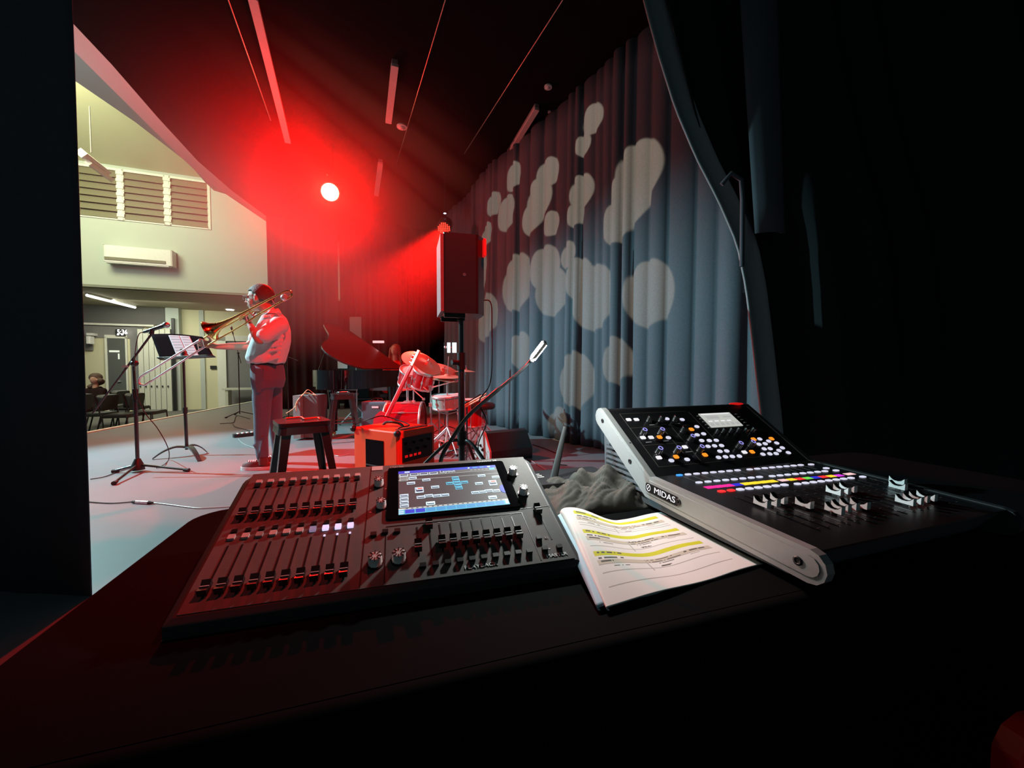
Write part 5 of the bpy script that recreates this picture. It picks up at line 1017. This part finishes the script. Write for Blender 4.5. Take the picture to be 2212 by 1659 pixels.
obj('screen_header', sg_, 'glow_warm', sc_)
ln = MB()
def bline(F_, x0, y0, x1, y1, th=.8):
    a, b = V((x0 / 1000, y0 / 1000, .0008)), V((x1 / 1000, y1 / 1000, .0008)); d = b - a; ln.box((0, 0, 0), (d.length, th / 1000, .0003), F_ @ T(*((a + b) / 2)) @ RZ(math.degrees(math.atan2(d.y, d.x))))
for q in ((27, 211, 240, 210), (27, 211, 27, 26), (27, 26, 160, 25), (27, 156, 240, 156), (27, 94, 150, 94), (122, 150, 122, 30), (152, 150, 152, 28), (250, 206, 250, 26), (160, 25, 250, 25), (262, 28, 460, 26)): bline(FR, *q)
for i in range(8): bline(FF, 62 + 23 * i, 282, 62 + 23 * i, 318, .5); bline(FF, 256 + 22.5 * i, 270, 256 + 22.5 * i, 307, .5)
obj('printed_lines', ln, 'ink', mx)
lb_ = MB()
for x in (98, 134, 179, 50, 101, 173): lb_.box((x / 1000, .163 if x in (98, 134, 179) else .104, .0009), (.016, .0018, .0003), FR)
for x in (53, 104, 141, 178): lb_.box((x / 1000, .041 + .022, .0009), (.02, .0018, .0003), FR)
for i in range(5):
    lb_.box((.268, (.188 - .012 * i), .0012), (.008, .0025, .001), FR); lb_.box((.406, (.188 - .012 * i), .0012), (.008, .0025, .001), FR)
obj('printed_labels', lb_, 'print_grey', mx)
fs = MB()
for x_ in [64 + 23 * i for i in range(8)] + [257 + 22.7 * i for i in range(8)] + [455]: obj('fader_slot', MB().box((x_ / 1000, .112, .0008), (.003, .15, .0003), FF), 'glass_black', mx)
tkm = MB()
for i in range(17):
    x = (64 + 23 * i) if i < 8 else (257 + 22.7 * (i - 8))
    for j in range(7): tkm.box(((x + 8) / 1000, .045 + .022 * j, .0008), (.006, .0009, .0003), FF)
obj('fader_scale', tkm, 'ink', mx)
def bcap(x, y):
    f_ = FF @ T(x / 1000, y / 1000, 0); prof = [(-13, 5), (-13, 18), (-8, 12.5), (-3, 10.5), (3, 10.5), (8, 12.5), (13, 18), (13, 5)]
    k = obj('fader_cap', MB().loft([[(sx * .0048, a / 1000, b / 1000) for a, b in prof] for sx in (-1, 1)], sm=False, M=f_), 'white_gloss', mx)
    prof2 = [(-12.5, 18.3), (-8, 13.1), (-3, 11.1), (3, 11.1), (8, 13.1), (12.5, 18.3), (12.5, 17), (3, 10), (-3, 10), (-12.5, 17)]
    obj('dark_top', MB().loft([[(sx * .0040, a / 1000, b / 1000) for a, b in prof2] for sx in (-1, 1)], sm=False, M=f_), 'cap_black', k); obj('stem', MB().box((0, 0, .003), (.002, .008, .006), f_), 'cap_black', k)
for i, y in enumerate((133, 133, 137, 108, 74, 78, 79, 76)): bcap(64 + 23 * i, y)
for i, y in enumerate((136, 137, 140, 62, 62, 64, 64, 118)): bcap(257 + 22.7 * i, y)
bcap(455, 138)
obj('red_corner_light', MB().ell(tuple(FR @ V((.445, .231, .003))), (.022, .004, .004)), 'red_tag', mx)

# ------------------------------------------------------------------ papers between the desks
TP = TZ + .002
pa, pb = G(1312, 1322, TP), G(1648, 1220, TP); pex = (pb - pa).normalized(); PF = frame((pa.x, pa.y, TP), pex, ez=(0, 0, 1)); PWd, PHt = (pb - pa).length, .285
def sect(s, t, bk=0):               # s 0 = left curl end tucked under, 1 = right edge
    k = .12 + .88 * min(1, t * 1.15); hgt = .068 * k; Ls = s * (PWd + .06) - .06; 
    tl_ = .040 * t
    if Ls >= 0:
        x = Ls; f = max(0, 1 - Ls / .16); z = hgt * f * f * (3 - 2 * f)
        return V((x + (-.028 * t) * (1 - s) , .0, z))
    a = (-Ls / .06) * math.pi * 1.0; r_ = hgt / 2
    return V((-.016 * k * math.sin(a) - .028 * t * 1.0, 0, r_ + r_ * math.cos(a)))
rnd = random.Random(9)
TXT = {}
def blk(s0, s1, t0, t1, m): TXT[(s0, s1, t0, t1)] = m
for yy in (.915, .655, .40):
    blk(.20, .90, yy - .022, yy + .022, 1); blk(.22, .40 + rnd.uniform(-.05, .04), yy + .002, yy + .016, 3)
    blk(.21, .36, yy - .052, yy - .040, 4); blk(.20, .90, yy - .098, yy - .060, 2); blk(.21, .29, yy - .085, yy - .073, 3)
    blk(.48, .66, yy - .078, yy - .066, 3); blk(.49, .69, yy - .103, yy - .091, 3); blk(.72, .86, yy - .082, yy - .072, 3); blk(.52, .63, yy - .125, yy - .115, 4)
    for q in (.108, .142, .176): blk(.20, .90, yy - q, yy - q + .005, 5)
    blk(.27, .36, yy - .132, yy - .122, 4); blk(.53, .60, yy - .160, yy - .150, 4); blk(.74, .80, yy - .125, yy - .115, 5); blk(.47, .475, yy - .2, yy - .06, 5); blk(.71, .715, yy - .2, yy - .06, 5)
blk(.20, .90, .115, .120, 5)
def pm(s, t):
    for kk in reversed(list(TXT)):
        if kk[0] <= s <= kk[1] and kk[2] <= t <= kk[3]:
            m = TXT[kk]
            if m in (3, 4) and (hash((int(s * 95), int(t * 60))) % 5 == 0): continue
            return m
    return 0
PM_ = ['paper_white', 'stripe_yellow', 'stripe_beige', 'ink', 'ink', 'ink_light']
ptl, ptr = P(1222, 1099, .745), G(1428, 1108, TP)
def pbil(u, t):
    lo = pa + (pb - pa) * u; hi = V((ptl.x, ptl.y, TP)) + (V((ptr.x, ptr.y, TP)) - V((ptl.x, ptl.y, TP))) * u; return lo + (hi - lo) * t
POUT = V((-.95, -.3, 0)).normalized()
def psec(s, t, umax=1.0, hs=1.0):
    k = .10 + .90 * min(1, t * 1.05); hgt = (ptl.z - TP) * k * hs; Ls = -.07 + s * 1.07
    if Ls >= 0:
        f = max(0, 1 - Ls / .52); q = pbil(Ls * umax, t); q.z += hgt * f * f * (3 - 2 * f) + .0015 + .003 * math.sin(5 * Ls + 3 * t) ** 2 * min(1, 4 * (1 - Ls)); return q
    a = -Ls / .07 * math.pi; r_ = hgt / 2; q = pbil(0, t) + POUT * (.022 * k * math.sin(a)) - POUT * (.03 * (1 - math.cos(a)) / 2 * k); q.z += r_ + r_ * math.cos(a) + .0015; return q
def pfn(s, t): return tuple(PF.inverted() @ psec((s - .16) / .84 * 1.0 * (1 - .0654) + .0654 if s >= .16 else s / .16 * .0654, t))
tag(obj('printed_sheets', MB().grid(pfn, 160, 130, M=PF, fm=pm), PM_, loc=(pa.x, pa.y, TP), solid=.0012), 'curled printed schedule with three yellow highlighted lines between the two desks', 'papers')
def pfn2(s, t):
    q = psec(s, t * .96 + .02, .5, .86) + POUT * .012; q.z -= .0012 * 1; return tuple(PF.inverted() @ q)
tag(obj('printed_sheets', MB().grid(pfn2, 40, 30, M=PF, fm=lambda s, t: 0 if s > .2 else 1), ['paper_white', 'paper_blue_lit'], loc=(pa.x, pa.y, TP), solid=.0008), 'lower sheet of paper showing at the left under the yellow lined schedule', 'papers')  # blue light on the curled underside is painted into the left faces
# crumpled cloth heap
c = G(1290, 1095, TZ)
def heap(s, t):
    a = (s - .5) * 2; b = (t - .5) * 2; rr_ = a * a + b * b; k = max(0, 1 - max(a * a, b * b)) ** .6
    z = .046 * k * (1 + .45 * math.sin(5 * a + 2.2 * math.sin(3 * b)) * math.cos(3 * b + a) + .22 * math.sin(11 * a - 7 * b) + .16 * abs(math.sin(19 * a + 5 * math.sin(5 * b))) + .10 * abs(math.sin(31 * b + 9 * math.sin(4 * a))) - .1)
    return (a * .155, b * .10, max(.001, z))
tag(obj('crumpled_cloth', MB().grid(heap, 90, 60, M=frame((c.x + .015, c.y + .06, TZ), tex, ez=(0, 0, 1))), 'cloth_crumple', loc=(c.x, c.y + .06, TZ), solid=.003), 'crumpled dark grey cloth heaped behind the papers between the desks', 'cloth')
# router with antenna
c = G(1165, 1068, TZ); rt = thing('wireless_router', c, 'black box with a tilted stick antenna behind the two desks', 'router'); rf = frame((c.x + .07, c.y + .055, TZ), tex, ez=(0, 0, 1))
obj('case', MB().rbox(.24, .13, .001, .034, .012, rf), 'satin_black', rt, bevel=.002); a_ = P(1190, 1060, c.y + .02); b_ = P(1221, 922, c.y + .06)
obj('antenna', MB().tube([a_, a_ + (b_ - a_) * .15, a_ + (b_ - a_) * .5, b_], [.0105, .0105, .0085, .0055], 10), 'console_side', rt); obj('antenna_hinge', MB().cyl(a_ + V((0, 0, -.015)), a_ + V((0, 0, .01)), .012), 'black_plastic', rt)
lbm = MB(); [lbm.box((-.085 + .004 * j, .028 - .014 * j, .0345), (.05 - .006 * j, .004, .0006), rf) for j in range(3)]; obj('printed_label', lbm, 'paper_white', rt); obj('purple_mark', MB().ell((-.09, .048, .0345), (.014, .006, .0008), rf), 'glow_ring', rt)
# gooseneck lamp
g0 = P(952, 1000, 1.03); gn = [V((g0.x, g0.y, TZ)), P(950, 1020, 1.0), P(955, 985, 1.0), P(975, 950, 1.0), P(1010, 900, 1.0), P(1060, 855, 1.0), P(1100, 822, 1.0), P(1130, 797, 1.0), P(1150, 775, 1.0)]
gz = thing('gooseneck_lamp', gn[0], 'black gooseneck work lamp rising behind the lighting desk, its tip glowing white', 'lamp'); sp2 = spline(gn)
obj('gooseneck', MB().tube(sp2, [.0052 if i < 44 else .0036 for i in range(len(sp2))], 8), 'satin_black', gz); obj('base', MB().lathe([(.022, 0), (.022, .012), (.012, .02), (.010, .05)], T(*gn[0]), 16), 'black_plastic', gz)
h0, h1 = P(1148, 778, 1.0), P(1181, 735, .97); dh = (h1 - h0).normalized(); hf_ = frame(h0, dh, ez=V((-.35, -.55, .75)).cross(dh).cross(dh) * -1)
hd_ = obj('lamp_head', MB().box((.030, 0, 0), (.064, .016, .010), hf_), 'white_plastic', gz, bevel=.003)
lc_ = hf_ @ V((.032, 0, 0)); aim = V((.14, .72, TZ)) - lc_; aim.normalize()
obj('led_strip', MB().box((.032, 0, 0), (.050, .013, .0125), hf_), 'led_white', hd_)
l = bpy.data.lights.new('gooseneck_light', 'AREA'); l.energy = 3.2; l.color = (.95, 1, .95); l.shape = 'RECTANGLE'; l.size = .05; l.size_y = .02
o = bpy.data.objects.new('gooseneck_light', l); COL.objects.link(o); o.location = lc_ + aim * .012; o.rotation_euler = aim.to_track_quat('-Z', 'Y').to_euler()
# red chairs at the bottom corners of the view
def redchair(x, y, rz, lb):
    t = thing('red_chair', (x, y, 0), lb, 'chair'); M = T(x, y, 0) @ RZ(rz)
    obj('backrest', MB().rbox(.42, .30, -.012, .012, .06, M @ T(0, .2, .47) @ RX(82)), 'red_plastic', t, bevel=.004); obj('seat', MB().rbox(.42, .42, .38, .41, .06, M), 'red_plastic', t, bevel=.004)
    for i in (-1, 1):
        for j in (-1, 1): obj('leg', MB().cyl(M @ V((i * .18, j * .17, 0)), M @ V((i * .17, j * .16, .39)), .012), 'dark_metal', t)
redchair(.745, .20, 0, 'red chair cut off by the bottom right corner of the view')

# ------------------------------------------------------------------ haze tinted red, the lamp's glow is put into its colour
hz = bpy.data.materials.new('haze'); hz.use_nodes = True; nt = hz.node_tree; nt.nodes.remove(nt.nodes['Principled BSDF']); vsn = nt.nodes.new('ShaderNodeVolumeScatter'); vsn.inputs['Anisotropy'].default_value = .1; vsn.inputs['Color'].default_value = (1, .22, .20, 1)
tc = nt.nodes.new('ShaderNodeTexCoord'); ln_ = nt.nodes.new('ShaderNodeVectorMath'); ln_.operation = 'LENGTH'; nt.links.new(tc.outputs['Object'], ln_.inputs[0])
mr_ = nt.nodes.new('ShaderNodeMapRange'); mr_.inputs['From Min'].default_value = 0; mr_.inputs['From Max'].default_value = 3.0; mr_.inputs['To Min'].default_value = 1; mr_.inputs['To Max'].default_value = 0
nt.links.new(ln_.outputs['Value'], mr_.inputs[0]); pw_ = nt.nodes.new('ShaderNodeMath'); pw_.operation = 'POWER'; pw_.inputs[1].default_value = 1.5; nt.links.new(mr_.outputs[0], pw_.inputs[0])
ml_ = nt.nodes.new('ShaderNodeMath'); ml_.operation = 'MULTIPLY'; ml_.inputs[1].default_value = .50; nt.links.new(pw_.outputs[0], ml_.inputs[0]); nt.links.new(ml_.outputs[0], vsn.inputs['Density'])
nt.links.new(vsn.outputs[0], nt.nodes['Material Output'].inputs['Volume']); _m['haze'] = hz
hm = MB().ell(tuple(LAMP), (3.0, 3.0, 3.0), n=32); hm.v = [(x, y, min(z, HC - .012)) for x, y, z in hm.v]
o = obj('red_tinted_haze', hm, 'haze', loc=LAMP); tag(o, 'thin haze coloured red to paint the glow around the stage lamp', 'haze', kind='stuff')
